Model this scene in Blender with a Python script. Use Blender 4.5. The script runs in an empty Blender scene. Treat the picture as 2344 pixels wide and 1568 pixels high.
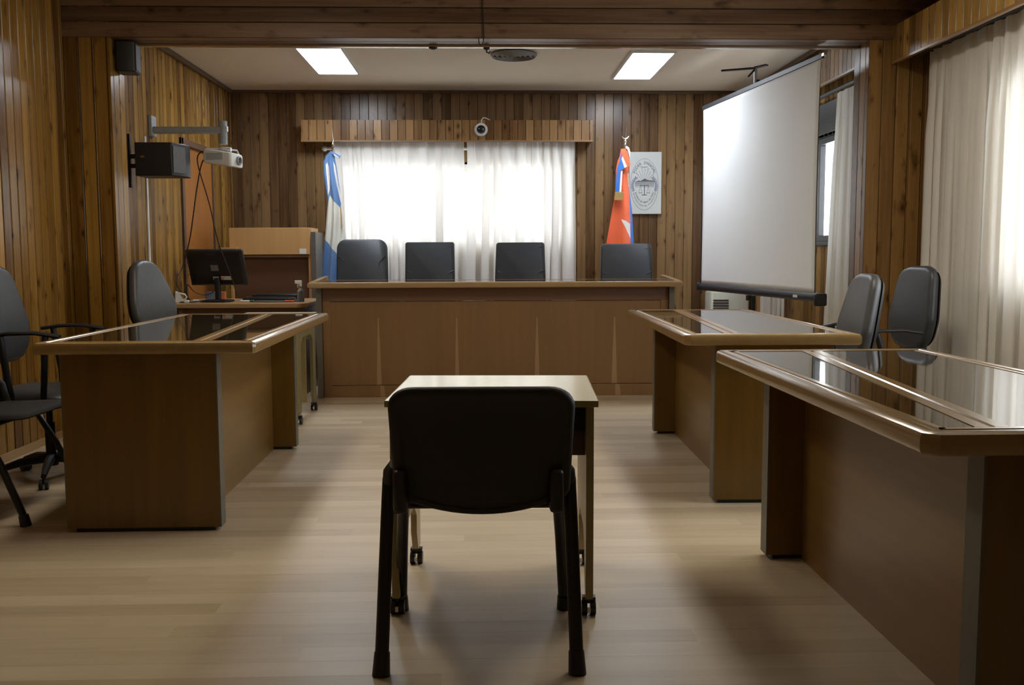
import bpy, bmesh, math, random
from mathutils import Vector, Matrix
random.seed(7)
PI = math.pi
sc = bpy.context.scene
COL = sc.collection

# ------------------------------------------------------------------ camera, world, exposure
cam_d = bpy.data.cameras.new('camera'); cam = bpy.data.objects.new('camera', cam_d); COL.objects.link(cam)
cam_d.sensor_width = 36.0; cam_d.lens = 36.0 * 2170 / 2344; cam_d.clip_start = 0.05; cam_d.clip_end = 200
yaw, pitch, roll = math.radians(1.779), math.radians(5.286), math.radians(0.2)
F = Vector((math.sin(yaw) * math.cos(pitch), math.cos(yaw) * math.cos(pitch), -math.sin(pitch)))
Rv = Vector((math.cos(yaw), -math.sin(yaw), 0)); Uv = Rv.cross(F)
Rr = Rv * math.cos(roll) - Uv * math.sin(roll); Ur = Rv * math.sin(roll) + Uv * math.cos(roll)
m = Matrix((Rr, Ur, -F)).transposed().to_4x4(); m.translation = (0, 0, 1.18)
cam.matrix_world = m
sc.camera = cam
w = bpy.data.worlds.new('sky'); sc.world = w; w.use_nodes = True
bg = w.node_tree.nodes['Background']; bg.inputs[0].default_value = (0.93, 0.97, 1.0, 1); bg.inputs[1].default_value = 6.2
sc.view_settings.view_transform = 'Standard'; sc.view_settings.look = 'None'; sc.view_settings.gamma = 1
sc.view_settings.use_curve_mapping = False
sc.view_settings.exposure = 0.0
PANEL_STRENGTH = 30.0
sc.cycles.max_bounces = 10; sc.cycles.diffuse_bounces = 6; sc.cycles.glossy_bounces = 4
sc.cycles.transmission_bounces = 6; sc.cycles.transparent_max_bounces = 8
sc.cycles.sample_clamp_indirect = 6; sc.cycles.use_denoising = True; sc.cycles.caustics_reflective = False

def portal(loc, rot, sx, sy):
    d = bpy.data.lights.new('window_daylight', 'AREA'); d.shape = 'RECTANGLE'; d.size = sx; d.size_y = sy
    d.cycles.is_portal = True
    o = bpy.data.objects.new('window_daylight', d); o.location = loc; o.rotation_euler = rot; COL.objects.link(o)

# ------------------------------------------------------------------ materials
def nmat(name):
    mt = bpy.data.materials.new(name); mt.use_nodes = True
    nt = mt.node_tree; b = nt.nodes['Principled BSDF']
    return mt, nt, b
def N(nt, t, **kw):
    n = nt.nodes.new(t)
    for k, v in kw.items(): setattr(n, k, v)
    return n
def mth(nt, op, a, b=None, c=None):
    n = N(nt, 'ShaderNodeMath', operation=op)
    for i, v in enumerate((a, b, c)):
        if v is None: continue
        if isinstance(v, (int, float)): n.inputs[i].default_value = v
        else: nt.links.new(v, n.inputs[i])
    return n.outputs[0]
def ramp(nt, fac, stops):
    n = N(nt, 'ShaderNodeValToRGB'); e = n.color_ramp.elements
    while len(e) < len(stops): e.new(0.5)
    for i, (p, c) in enumerate(stops): e[i].position = p; e[i].color = (*c, 1)
    nt.links.new(fac, n.inputs[0]); return n.outputs[0]
def mix(nt, fac, a, b, mode='MIX'):
    n = N(nt, 'ShaderNodeMix', data_type='RGBA', blend_type=mode)
    for s, v in ((0, fac), (6, a), (7, b)):
        if isinstance(v, (int, float)): n.inputs[s].default_value = v
        elif isinstance(v, tuple): n.inputs[s].default_value = (*v, 1)
        else: nt.links.new(v, n.inputs[s])
    return n.outputs[2]
def comb(nt, x, y, z=0.0):
    n = N(nt, 'ShaderNodeCombineXYZ')
    for i, v in enumerate((x, y, z)):
        if isinstance(v, (int, float)): n.inputs[i].default_value = v
        else: nt.links.new(v, n.inputs[i])
    return n.outputs[0]
def noise(nt, vec, scale, detail=3, rough=.5):
    n = N(nt, 'ShaderNodeTexNoise'); nt.links.new(vec, n.inputs['Vector'])
    n.inputs['Scale'].default_value = scale; n.inputs['Detail'].default_value = detail; n.inputs['Roughness'].default_value = rough
    return n.outputs['Fac']

def plain(name, col, rough=.5, metal=0, spec=None, coat=0, noise_amt=0.08, scale=30, bump=0):
    mt, nt, b = nmat(name)
    tc = N(nt, 'ShaderNodeTexCoord')
    f = noise(nt, tc.outputs['Object'], scale)
    lo = tuple(c * (1 - noise_amt) for c in col); hi = tuple(min(1, c * (1 + noise_amt)) for c in col)
    nt.links.new(ramp(nt, f, [(.3, lo), (.7, hi)]), b.inputs['Base Color'])
    b.inputs['Roughness'].default_value = rough; b.inputs['Metallic'].default_value = metal
    if spec is not None: b.inputs['Specular IOR Level'].default_value = spec
    if coat: b.inputs['Coat Weight'].default_value = coat; b.inputs['Coat Roughness'].default_value = .1
    if bump:
        bn = N(nt, 'ShaderNodeBump'); bn.inputs['Strength'].default_value = bump; bn.inputs['Distance'].default_value = .002
        nt.links.new(noise(nt, tc.outputs['Object'], scale * 12), bn.inputs['Height']); nt.links.new(bn.outputs[0], b.inputs['Normal'])
    return mt

def pine(name, bw, base, rough=.27, seed=0.0, gws=.003):
    """varnished knotty boards; UV in metres: u across the boards, v along them"""
    mt, nt, b = nmat(name)
    uv = N(nt, 'ShaderNodeUVMap'); sp = N(nt, 'ShaderNodeSeparateXYZ'); nt.links.new(uv.outputs[0], sp.inputs[0])
    u, v = sp.outputs[0], sp.outputs[1]
    bid = mth(nt, 'FLOOR', mth(nt, 'DIVIDE', u, bw))
    wn = N(nt, 'ShaderNodeTexWhiteNoise', noise_dimensions='1D'); nt.links.new(mth(nt, 'ADD', bid, seed + .37), wn.inputs['W'])
    r = wn.outputs['Value']
    rs = N(nt, 'ShaderNodeSeparateColor'); nt.links.new(wn.outputs['Color'], rs.inputs[0])
    voff = mth(nt, 'MULTIPLY', r, 37.0)
    vv = mth(nt, 'ADD', v, voff)
    # knots: dark cores that bend the grain
    kv = comb(nt, mth(nt, 'MULTIPLY', u, 10.5), mth(nt, 'MULTIPLY', vv, 5.6), 0.0)
    vo = N(nt, 'ShaderNodeTexVoronoi', feature='F1', voronoi_dimensions='2D'); nt.links.new(kv, vo.inputs['Vector']); vo.inputs['Scale'].default_value = 1.0
    vo.inputs['Randomness'].default_value = 1.0
    kd = mth(nt, 'ADD', vo.outputs['Distance'], mth(nt, 'MULTIPLY', mth(nt, 'SUBTRACT', noise(nt, comb(nt, mth(nt, 'MULTIPLY', u, 40.0), mth(nt, 'MULTIPLY', vv, 14.0), 0.0), 1.0, 3), .5), .16))
    ks = N(nt, 'ShaderNodeSeparateColor'); nt.links.new(vo.outputs['Color'], ks.inputs[0])
    on = mth(nt, 'GREATER_THAN', ks.outputs[0], .77)
    size = mth(nt, 'ADD', mth(nt, 'MULTIPLY', ks.outputs[1], .13), .10)
    kn = mth(nt, 'MULTIPLY', on, mth(nt, 'SMOOTH_MIN', mth(nt, 'MAXIMUM', mth(nt, 'SUBTRACT', 1.0, mth(nt, 'DIVIDE', kd, size)), 0.0), 1.0, .2))
    halo = mth(nt, 'MULTIPLY', on, mth(nt, 'MAXIMUM', mth(nt, 'SUBTRACT', 1.0, mth(nt, 'DIVIDE', kd, mth(nt, 'MULTIPLY', size, 2.1))), 0.0))
    gv = comb(nt, mth(nt, 'ADD', mth(nt, 'MULTIPLY', u, 60.0), mth(nt, 'MULTIPLY', halo, 3.5)), mth(nt, 'MULTIPLY', vv, 1.6), bid)
    g = noise(nt, gv, 1.0, 4, .6)
    gv2 = comb(nt, mth(nt, 'MULTIPLY', u, 16.0), mth(nt, 'MULTIPLY', vv, .9), bid)
    g2 = noise(nt, gv2, 1.0, 2)
    d = tuple(c * k for c, k in zip(base, (.50, .42, .36))); l = tuple(c * k for c, k in zip(base, (1.55, 1.62, 1.6)))
    t = mth(nt, 'ADD', mth(nt, 'MULTIPLY', g, .45), mth(nt, 'ADD', mth(nt, 'MULTIPLY', g2, .55), mth(nt, 'MULTIPLY', mth(nt, 'SUBTRACT', rs.outputs[0], .5), .50)))
    c = ramp(nt, t, [(.22, d), (.5, base), (.80, l)])
    c = mix(nt, mth(nt, 'MULTIPLY', halo, .75), c, tuple(x * k for x, k in zip(base, (.42, .3, .2))))
    c = mix(nt, mth(nt, 'MULTIPLY', kn, .9), c, tuple(x * k for x, k in zip(base, (.16, .1, .08))))
    bl = noise(nt, comb(nt, mth(nt, 'MULTIPLY', u, 13.0), mth(nt, 'MULTIPLY', vv, 4.2), mth(nt, 'MULTIPLY', bid, 2.3)), 1.0, 3, .55)
    c = mix(nt, mth(nt, 'MULTIPLY', mth(nt, 'SMOOTH_MAX', mth(nt, 'SUBTRACT', bl, .60), 0.0, .03), 5.0), c, tuple(x * k for x, k in zip(base, (.30, .22, .16))))
    # soft edges of the boards, coloured darker in the groove
    fr = mth(nt, 'FRACT', mth(nt, 'DIVIDE', u, bw)); ed = mth(nt, 'MINIMUM', fr, mth(nt, 'SUBTRACT', 1.0, fr))
    gr = mth(nt, 'LESS_THAN', ed, gws / bw)
    c = mix(nt, mth(nt, 'MULTIPLY', gr, .8), c, tuple(x * .12 for x in base))
    nt.links.new(c, b.inputs['Base Color'])
    b.inputs['Roughness'].default_value = rough; b.inputs['Specular IOR Level'].default_value = .32
    bn = N(nt, 'ShaderNodeBump'); bn.inputs['Strength'].default_value = .2; bn.inputs['Distance'].default_value = .002
    nt.links.new(g2, bn.inputs['Height']); nt.links.new(bn.outputs[0], b.inputs['Normal'])
    return mt

def veneer(name, base, axis=2, rough=.35, coat=.15, contrast=.16, seed=0.0):
    """furniture veneer with fine grain running along one object axis"""
    mt, nt, b = nmat(name)
    tc = N(nt, 'ShaderNodeTexCoord'); mp = N(nt, 'ShaderNodeMapping'); nt.links.new(tc.outputs['Object'], mp.inputs[0])
    s = [26.0, 26.0, 26.0]; s[axis] = 1.3
    mp.inputs['Scale'].default_value = s; mp.inputs['Location'].default_value = (seed, seed * 2, seed)
    g = noise(nt, mp.outputs[0], 1.0, 5, .62)
    mp2 = N(nt, 'ShaderNodeMapping'); nt.links.new(tc.outputs['Object'], mp2.inputs[0])
    s2 = [5.0, 5.0, 5.0]; s2[axis] = .5; mp2.inputs['Scale'].default_value = s2
    g2 = noise(nt, mp2.outputs[0], 1.0, 2)
    t = mth(nt, 'ADD', mth(nt, 'MULTIPLY', g, .5), mth(nt, 'MULTIPLY', g2, .5))
    lo = tuple(c * (1 - contrast * 1.6) for c in base); hi = tuple(c * (1 + contrast * 1.6) for c in base)
    nt.links.new(ramp(nt, t, [(.3, lo), (.5, base), (.7, hi)]), b.inputs['Base Color'])
    b.inputs['Roughness'].default_value = rough; b.inputs['Coat Weight'].default_value = coat; b.inputs['Coat Roughness'].default_value = .15
    return mt

def laminate(name):
    mt, nt, b = nmat(name)
    tc = N(nt, 'ShaderNodeTexCoord'); sp = N(nt, 'ShaderNodeSeparateXYZ'); nt.links.new(tc.outputs['Object'], sp.inputs[0])
    x, y = sp.outputs[0], sp.outputs[1]
    pw, pl = .096, 1.28
    row = mth(nt, 'FLOOR', mth(nt, 'DIVIDE', y, pw))
    wr = N(nt, 'ShaderNodeTexWhiteNoise', noise_dimensions='1D'); nt.links.new(row, wr.inputs['W'])
    xs = mth(nt, 'ADD', mth(nt, 'DIVIDE', x, pl), mth(nt, 'MULTIPLY', wr.outputs['Value'], 7.3))
    col = mth(nt, 'FLOOR', xs)
    wc = N(nt, 'ShaderNodeTexWhiteNoise', noise_dimensions='2D'); nt.links.new(comb(nt, row, col), wc.inputs['Vector'])
    rnd = wc.outputs['Value']
    g = noise(nt, comb(nt, mth(nt, 'MULTIPLY', x, 1.4), mth(nt, 'MULTIPLY', y, 34.0), mth(nt, 'MULTIPLY', rnd, 9.0)), 1.0, 4, .6)
    g2 = noise(nt, comb(nt, mth(nt, 'MULTIPLY', x, 2.6), mth(nt, 'MULTIPLY', y, 9.0), mth(nt, 'MULTIPLY', rnd, 5.0)), 1.0, 2)
    t = mth(nt, 'ADD', mth(nt, 'MULTIPLY', g, .35), mth(nt, 'ADD', mth(nt, 'MULTIPLY', g2, .30), mth(nt, 'MULTIPLY', rnd, .35)))
    c = ramp(nt, t, [(.22, (.42, .33, .21)), (.5, (.55, .45, .31)), (.8, (.65, .55, .40))])
    fy = mth(nt, 'FRACT', mth(nt, 'DIVIDE', y, pw * 2)); ey = mth(nt, 'MINIMUM', fy, mth(nt, 'SUBTRACT', 1.0, fy))
    fx = mth(nt, 'FRACT', xs); ex = mth(nt, 'MINIMUM', fx, mth(nt, 'SUBTRACT', 1.0, fx))
    seam = mth(nt, 'LESS_THAN', ey, .006)
    c = mix(nt, mth(nt, 'MULTIPLY', seam, .35), c, (.2, .13, .07))
    nt.links.new(c, b.inputs['Base Color'])
    b.inputs['Roughness'].default_value = .38; b.inputs['Specular IOR Level'].default_value = .45
    return mt

def cloth(name, col, trans=.35):
    mt, nt, b = nmat(name)
    out = nt.nodes['Material Output']
    d = N(nt, 'ShaderNodeBsdfDiffuse'); t = N(nt, 'ShaderNodeBsdfTranslucent'); mx = N(nt, 'ShaderNodeMixShader')
    tc = N(nt, 'ShaderNodeTexCoord'); wv = noise(nt, tc.outputs['Object'], 220, 2)
    cc = ramp(nt, wv, [(.3, tuple(x * .96 for x in col)), (.7, col)])
    nt.links.new(cc, d.inputs[0]); nt.links.new(cc, t.inputs[0]); mx.inputs[0].default_value = trans
    nt.links.new(d.outputs[0], mx.inputs[1]); nt.links.new(t.outputs[0], mx.inputs[2]); nt.links.new(mx.outputs[0], out.inputs[0])
    return mt

def flagcloth(name):
    mt, nt, b = nmat(name)
    a = N(nt, 'ShaderNodeVertexColor', layer_name='dye'); nt.links.new(a.outputs[0], b.inputs['Base Color'])
    b.inputs['Roughness'].default_value = .55; b.inputs['Sheen Weight'].default_value = .2
    return mt

def paneglass(name):
    mt, nt, b = nmat(name); out = nt.nodes['Material Output']
    t = N(nt, 'ShaderNodeBsdfTransparent'); g = N(nt, 'ShaderNodeBsdfGlossy'); g.inputs['Roughness'].default_value = .02
    fr = N(nt, 'ShaderNodeFresnel'); fr.inputs[0].default_value = 1.12; mx = N(nt, 'ShaderNodeMixShader')
    nt.links.new(fr.outputs[0], mx.inputs[0]); nt.links.new(t.outputs[0], mx.inputs[1]); nt.links.new(g.outputs[0], mx.inputs[2]); nt.links.new(mx.outputs[0], out.inputs[0])
    return mt
def emit(name, col, s):
    mt, nt, b = nmat(name)
    b.inputs['Emission Color'].default_value = (*col, 1); b.inputs['Emission Strength'].default_value = s
    b.inputs['Base Color'].default_value = (.8, .8, .8, 1)
    return mt

BW = .095
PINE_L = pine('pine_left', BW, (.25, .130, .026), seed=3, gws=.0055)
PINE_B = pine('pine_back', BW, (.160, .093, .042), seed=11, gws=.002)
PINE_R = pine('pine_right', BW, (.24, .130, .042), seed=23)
PINE_P = pine('pine_pelmet', .082, (.25, .14, .06), seed=31)
PINE_BEAM = pine('pine_beam', .10, (.17, .10, .055), seed=41, rough=.4)
TRIM = veneer('dark_trim_wood', (.10, .055, .03), 1, .45)
FLOOR = laminate('light_laminate')
CEIL = plain('cream_plaster', (.78, .71, .60), .9, noise_amt=.02, scale=3)
PLASTER = plain('beige_plaster', (.34, .27, .18), .9, noise_amt=.03, scale=4)
DESK = veneer('honey_veneer', (.16, .085, .012), 2, seed=2)
DESKTOP = veneer('honey_top_wood', (.31, .20, .080), 1, .22, .5, .10)
EDGEGREY = plain('grey_edge_band', (.135, .125, .10), .45)
BENCH = veneer('cherry_veneer', (.25, .135, .055), 2, .42, .1, .07, seed=5)
BENCHD = veneer('cherry_veneer_dark', (.17, .085, .045), 0, .42, .1, .07, seed=6)
PALEV = veneer('pale_sapwood', (.38, .245, .125), 2, .4, .1, .05)
BENCHTOP = veneer('bench_top_wood', (.38, .245, .12), 0, .25, .4, .08)
PLYB = veneer('birch_panel', (.56, .33, .13), 2, .4, .1, .06)
DARKP = veneer('walnut_panel', (.13, .062, .032), 0, .45, .1, .1)
GLASSTOP = plain('dark_glass', (.035, .026, .014), .03, spec=.9, noise_amt=0)
GLASSTOP.node_tree.nodes['Principled BSDF'].inputs['IOR'].default_value = 1.7
DOORM = veneer('orange_door_wood', (.30, .115, .022), 2, .4, .2, .10)
BLACKP = plain('black_plastic', (.012, .012, .013), .42)
BLACKS = plain('black_shell', (.010, .010, .010), .55)
BLACKM = plain('black_metal', (.010, .009, .009), .35)
LEATHER = plain('black_leather', (.034, .038, .045), .42, scale=25, bump=.15)
LEATHERG = plain('charcoal_leather', (.052, .054, .056), .42, scale=25, bump=.15)
CREAM = plain('cream_laminate', (.88, .86, .72), .16, noise_amt=.02)
OLIVEEDGE = plain('olive_edge_band', (.30, .24, .10), .45)
BEIGES = plain('beige_side_laminate', (.44, .36, .22), .4, noise_amt=.02)
GREYP = plain('grey_plastic', (.30, .32, .33), .45)
WHITEP = plain('white_plastic', (.72, .72, .70), .4, noise_amt=.02)
SCREENW = plain('screen_fabric', (.80, .82, .82), .85, noise_amt=.01, scale=2)
CHROME = plain('chrome', (.75, .72, .65), .18, 1.0)
CURT = cloth('white_curtain', (.93, .91, .87), .28)
FLAGC = flagcloth('flag_cloth')
ALU = plain('dark_window_metal', (.05, .052, .055), .4)
ALUW = plain('white_window_frame', (.6, .6, .58), .4)
PANE = paneglass('window_glass')
PANEL = emit('lit_panel', (.86, .92, 1.0), PANEL_STRENGTH)
PANELN = emit('lit_panel_warm', (1.0, .90, .72), PANEL_STRENGTH * .62)

# ------------------------------------------------------------------ mesh helpers
class MB:
    def __init__(s): s.v = []; s.f = []; s.uv = {}; s.fc = {}
    def add(s, vs, fs):
        o = len(s.v); s.v += [tuple(p) for p in vs]; n = len(s.f); s.f += [tuple(i + o for i in f) for f in fs]; return n
    def box(s, x0, x1, y0, y1, z0, z1):
        s.add([(x0, y0, z0), (x1, y0, z0), (x1, y1, z0), (x0, y1, z0), (x0, y0, z1), (x1, y0, z1), (x1, y1, z1), (x0, y1, z1)],
              [(0, 3, 2, 1), (4, 5, 6, 7), (0, 1, 5, 4), (1, 2, 6, 5), (2, 3, 7, 6), (3, 0, 4, 7)]); return s
    def obox(s, c, ax, ay, az, hx, hy, hz):
        c = Vector(c); vs = []
        for dz in (-1, 1):
            for dx, dy in ((-1, -1), (1, -1), (1, 1), (-1, 1)): vs.append(c + ax * hx * dx + ay * hy * dy + az * hz * dz)
        s.add(vs, [(0, 3, 2, 1), (4, 5, 6, 7), (0, 1, 5, 4), (1, 2, 6, 5), (2, 3, 7, 6), (3, 0, 4, 7)]); return s
    def bar(s, p0, p1, w, t, up=(0, 0, 1)):
        p0, p1 = Vector(p0), Vector(p1); d = (p1 - p0); L = d.length; d.normalize(); up = Vector(up)
        a = d.cross(up)
        if a.length < 1e-3: a = d.cross(Vector((1, 0, 0)))
        a.normalize(); b2 = a.cross(d); return s.obox((p0 + p1) / 2, d, a, b2, L / 2, w / 2, t / 2)
    def loft(s, rings, cap=True, close=True):
        n = len(rings[0]); o = len(s.v)
        for r in rings: s.v += [tuple(p) for p in r]
        for i in range(len(rings) - 1):
            for j in range(n if close else n - 1):
                k = (j + 1) % n; s.f.append((o + i * n + j, o + i * n + k, o + (i + 1) * n + k, o + (i + 1) * n + j))
        if cap:
            s.f.append(tuple(o + j for j in reversed(range(n)))); s.f.append(tuple(o + (len(rings) - 1) * n + j for j in range(n)))
        return s
    def tube(s, path, r, seg=10, ry=None, cap=True):
        P = [Vector(p) for p in path]; rings = []; prev = None
        for i, p in enumerate(P):
            t = (P[min(i + 1, len(P) - 1)] - P[max(i - 1, 0)]).normalized()
            if prev is None:
                a = t.cross(Vector((0, 0, 1)))
                if a.length < .05: a = t.cross(Vector((0, 1, 0)))
            else: a = prev - t * prev.dot(t)
            a.normalize(); prev = a; b2 = t.cross(a)
            rr = r[i] if isinstance(r, (list, tuple)) else r
            rings.append([p + a * math.cos(2 * PI * k / seg) * rr + b2 * math.sin(2 * PI * k / seg) * (ry or rr) for k in range(seg)])
        return s.loft(rings, cap)
    def cyl(s, p0, p1, r0, r1=None, seg=20): return s.tube([p0, p1], [r0, r0 if r1 is None else r1], seg)
    def lathe(s, prof, c, axis=(0, 0, 1), seg=28):
        ax = Vector(axis).normalized(); a = ax.cross(Vector((1, 0, 0)));
        if a.length < .1: a = ax.cross(Vector((0, 1, 0)))
        a.normalize(); b2 = ax.cross(a); c = Vector(c)
        return s.loft([[c + ax * h + (a * math.cos(2 * PI * k / seg) + b2 * math.sin(2 * PI * k / seg)) * max(r, 1e-4) for k in range(seg)] for r, h in prof])
    def prism(s, poly, fn, d0, d1):
        """poly 2D, fn(a, b, d) -> 3D"""
        return s.loft([[fn(a, b, d0) for a, b in poly], [fn(a, b, d1) for a, b in poly]])
    def grid(s, nu, nv, fn, close_u=False):
        o = len(s.v)
        for j in range(nv + 1):
            for i in range(nu + 1): s.v.append(tuple(fn(i / nu, j / nv)))
        for j in range(nv):
            for i in range(nu):
                a = o + j * (nu + 1) + i; s.f.append((a, a + 1, a + nu + 2, a + nu + 1))
        return s
    def build(s, name, mt, parent=None, bevel=0, smooth=35, uvfn=None, segs=2, solid=0, recalc=True):
        me = bpy.data.meshes.new(name); me.from_pydata(s.v, [], s.f); me.update()
        if recalc:
            bm = bmesh.new(); bm.from_mesh(me); bmesh.ops.recalc_face_normals(bm, faces=bm.faces); bm.to_mesh(me); bm.free()
        me.materials.append(mt)
        if uvfn:
            l = me.uv_layers.new(name='UVMap')
            for lp in me.loops: l.data[lp.index].uv = uvfn(me.vertices[lp.vertex_index].co)
        if smooth:
            me.shade_smooth(); me.set_sharp_from_angle(angle=math.radians(smooth))
        o = bpy.data.objects.new(name, me); COL.objects.link(o)
        if parent: o.parent = parent
        if bevel:
            b = o.modifiers.new('bevel', 'BEVEL'); b.width = bevel; b.segments = segs; b.limit_method = 'ANGLE'; b.angle_limit = math.radians(40)
        if solid:
            q = o.modifiers.new('thick', 'SOLIDIFY'); q.thickness = solid; q.offset = 0
        return o

def thing(name, label, cat, loc=(0, 0, 0), rotz=0, group=None):
    o = bpy.data.objects.new(name, None); COL.objects.link(o); o.location = loc; o.rotation_euler = (0, 0, rotz); o.empty_display_size = .1
    o['label'] = label; o['category'] = cat
    if group: o['group'] = group
    return o
def tag(o, label, cat, group=None):
    o['label'] = label; o['category'] = cat
    if group: o['group'] = group
    return o
def struct(o): o['kind'] = 'structure'; return o
def dup(root, loc, rotz, label, group=None, skip=()):
    r = root.copy(); COL.objects.link(r); r.location = loc; r.rotation_euler = (0, 0, rotz); r['label'] = label
    if group: r['group'] = group
    for ch in list(root.children):
        if ch.name.split('.')[0] in skip: continue
        c = ch.copy(); COL.objects.link(c); c.parent = r
        for g in ch.children:
            d = g.copy(); COL.objects.link(d); d.parent = c
    return r

def offset_poly(poly, d):
    """inward mitre offset of a counter-clockwise polygon"""
    n = len(poly); out = []
    for i in range(n):
        p0, p1, p2 = Vector(poly[i - 1]), Vector(poly[i]), Vector(poly[(i + 1) % n])
        e1 = (p1 - p0).normalized(); e2 = (p2 - p1).normalized()
        n1 = Vector((-e1.y, e1.x)); n2 = Vector((-e2.y, e2.x)); k = (n1 + n2); k /= max(.2, 1 + n1.dot(n2))
        q = p1 + k * d; out.append((q.x, q.y))
    return out
def rrect(x0, x1, y0, y1, r, n=5):
    rs = r if isinstance(r, (list, tuple)) else (r,) * 4; out = []
    for (cx, cy, a0), rr in zip(((x0, y0, PI), (x1, y0, 1.5 * PI), (x1, y1, 0), (x0, y1, .5 * PI)), rs):
        ccx = cx + rr * (1 if cx == x0 else -1); ccy = cy + rr * (1 if cy == y0 else -1)
        for k in range(n + 1):
            a = a0 + PI / 2 * k / n; out.append((ccx + rr * math.cos(a), ccy + rr * math.sin(a)))
    return out
def pillow(mb, outline, layers, fn):
    """outline (a,b) scaled about its centroid by k at depth d for (k,d) in layers; fn(a,b,d)->3D"""
    ca = sum(p[0] for p in outline) / len(outline); cb = sum(p[1] for p in outline) / len(outline)
    hw = max(abs(p[0] - ca) for p in outline); hh = max(abs(p[1] - cb) for p in outline)
    rings = []
    for ins, d in layers:
        ka, kb = max(.02, 1 - ins / hw), max(.02, 1 - ins / hh)
        rings.append([fn(ca + (a - ca) * ka, cb + (b - cb) * kb, d) for a, b in outline])
    return mb.loft(rings)
FONT = None
def text_poly(ch, size):
    cu = bpy.data.curves.new('glyph', 'FONT'); cu.body = ch; cu.size = size; cu.align_x = 'CENTER'; cu.resolution_u = 2
    o = bpy.data.objects.new('glyph', cu); COL.objects.link(o)
    dg = bpy.context.evaluated_depsgraph_get(); me = bpy.data.meshes.new_from_object(o.evaluated_get(dg))
    vs = [tuple(v.co) for v in me.vertices]; fs = [tuple(p.vertices) for p in me.polygons]
    xs = [v[0] for v in vs] or [0]
    bpy.data.objects.remove(o); bpy.data.curves.remove(cu); bpy.data.meshes.remove(me)
    return vs, fs, (max(xs) - min(xs))

# ------------------------------------------------------------------ setting
def planks(name, mt, org, ud, vd, nrm, rects, bw, gd=.006, gw=.011, parent=None, ends=True):
    """grooved tongue-and-groove boarding: real V grooves, UV in metres"""
    org, ud, vd, nrm = map(Vector, (org, ud, vd, nrm)); mb = MB(); uvs = []
    for u0, u1, v0, v1 in rects:
        us = [(u0, 0.0)]; k = math.floor(u0 / bw) + 1
        while k * bw < u1 - 1e-4:
            c = k * bw
            if c - gw / 2 > u0 and c + gw / 2 < u1: us += [(c - gw / 2, 0), (c, -gd), (c + gw / 2, 0)]
            k += 1
        us.append((u1, 0.0))
        o = len(mb.v)
        for u, d in us:
            for v in (v0, v1): mb.v.append(tuple(org + ud * u + vd * v + nrm * d)); uvs.append((u, v))
        for i in range(len(us) - 1): mb.f.append((o + 2 * i, o + 2 * i + 2, o + 2 * i + 3, o + 2 * i + 1))
    me = bpy.data.meshes.new(name); me.from_pydata(mb.v, [], mb.f); me.update()
    bm = bmesh.new(); bm.from_mesh(me)
    bm.faces.ensure_lookup_table()
    if bm.faces[0].normal.dot(nrm) < 0: bmesh.ops.reverse_faces(bm, faces=bm.faces)
    bm.to_mesh(me); bm.free()
    l = me.uv_layers.new(name='UVMap')
    for lp in me.loops: l.data[lp.index].uv = uvs[lp.vertex_index]
    me.materials.append(mt)
    o = bpy.data.objects.new(name, me); COL.objects.link(o)
    if parent: o.parent = parent
    return o

YB = 10.12; XL = -2.60; XR = 2.80; XLN = -2.76; XRN = 3.05; ZC = 2.89; Y0 = -1.6; YP0, YP1 = 6.5, 6.75
PLX = -2.455; PRX = 2.63
struct(MB().box(XLN - .1, XRN + .1, Y0 - .1, YB + .1, -.08, 0).build('floor', FLOOR))
struct(MB().box(XLN - .1, XRN + .1, Y0 - .1, YB + .1, ZC, ZC + .08).build('ceiling', CEIL))
# back wall with the window opening
WX0, WX1, WZ0, WZ1 = -1.50, .90, 1.29, 2.13
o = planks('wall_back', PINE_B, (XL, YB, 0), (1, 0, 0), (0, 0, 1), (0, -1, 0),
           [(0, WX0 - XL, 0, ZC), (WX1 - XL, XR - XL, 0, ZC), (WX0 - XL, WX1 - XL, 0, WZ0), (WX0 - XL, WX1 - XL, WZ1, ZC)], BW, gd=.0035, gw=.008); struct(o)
# left wall: near run, pilaster, far run with the doorway
DY0, DY1, DZ = 8.37, 9.40, 2.2
parts = [planks('wall_left', PINE_L, (XL, 0, 0), (0, 1, 0), (0, 0, 1), (1, 0, 0), [(YP1, DY0, 0, ZC), (DY1, YB, 0, ZC), (DY0, DY1, DZ, ZC)], BW, gd=.010, gw=.016)]
parts.append(planks('wall_left_near', PINE_L, (XLN, 0, 0), (0, 1, 0), (0, 0, 1), (1, 0, 0), [(Y0, YP0, 0, ZC)], BW, gd=.011, gw=.017))
parts.append(planks('wall_left_pilaster_front', PINE_L, (XLN, YP0, 0), (1, 0, 0), (0, 0, 1), (0, -1, 0), [(0, PLX - XLN, 0, ZC)], .1))
parts.append(planks('wall_left_pilaster_side', PINE_L, (PLX, 0, 0), (0, 1, 0), (0, 0, 1), (1, 0, 0), [(YP0, YP1, 0, ZC)], BW))
parts.append(planks('wall_left_pilaster_back', PINE_L, (XL - .01, YP1, 0), (1, 0, 0), (0, 0, 1), (0, 1, 0), [(0, PLX - XL + .01, 0, ZC)], BW))
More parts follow.
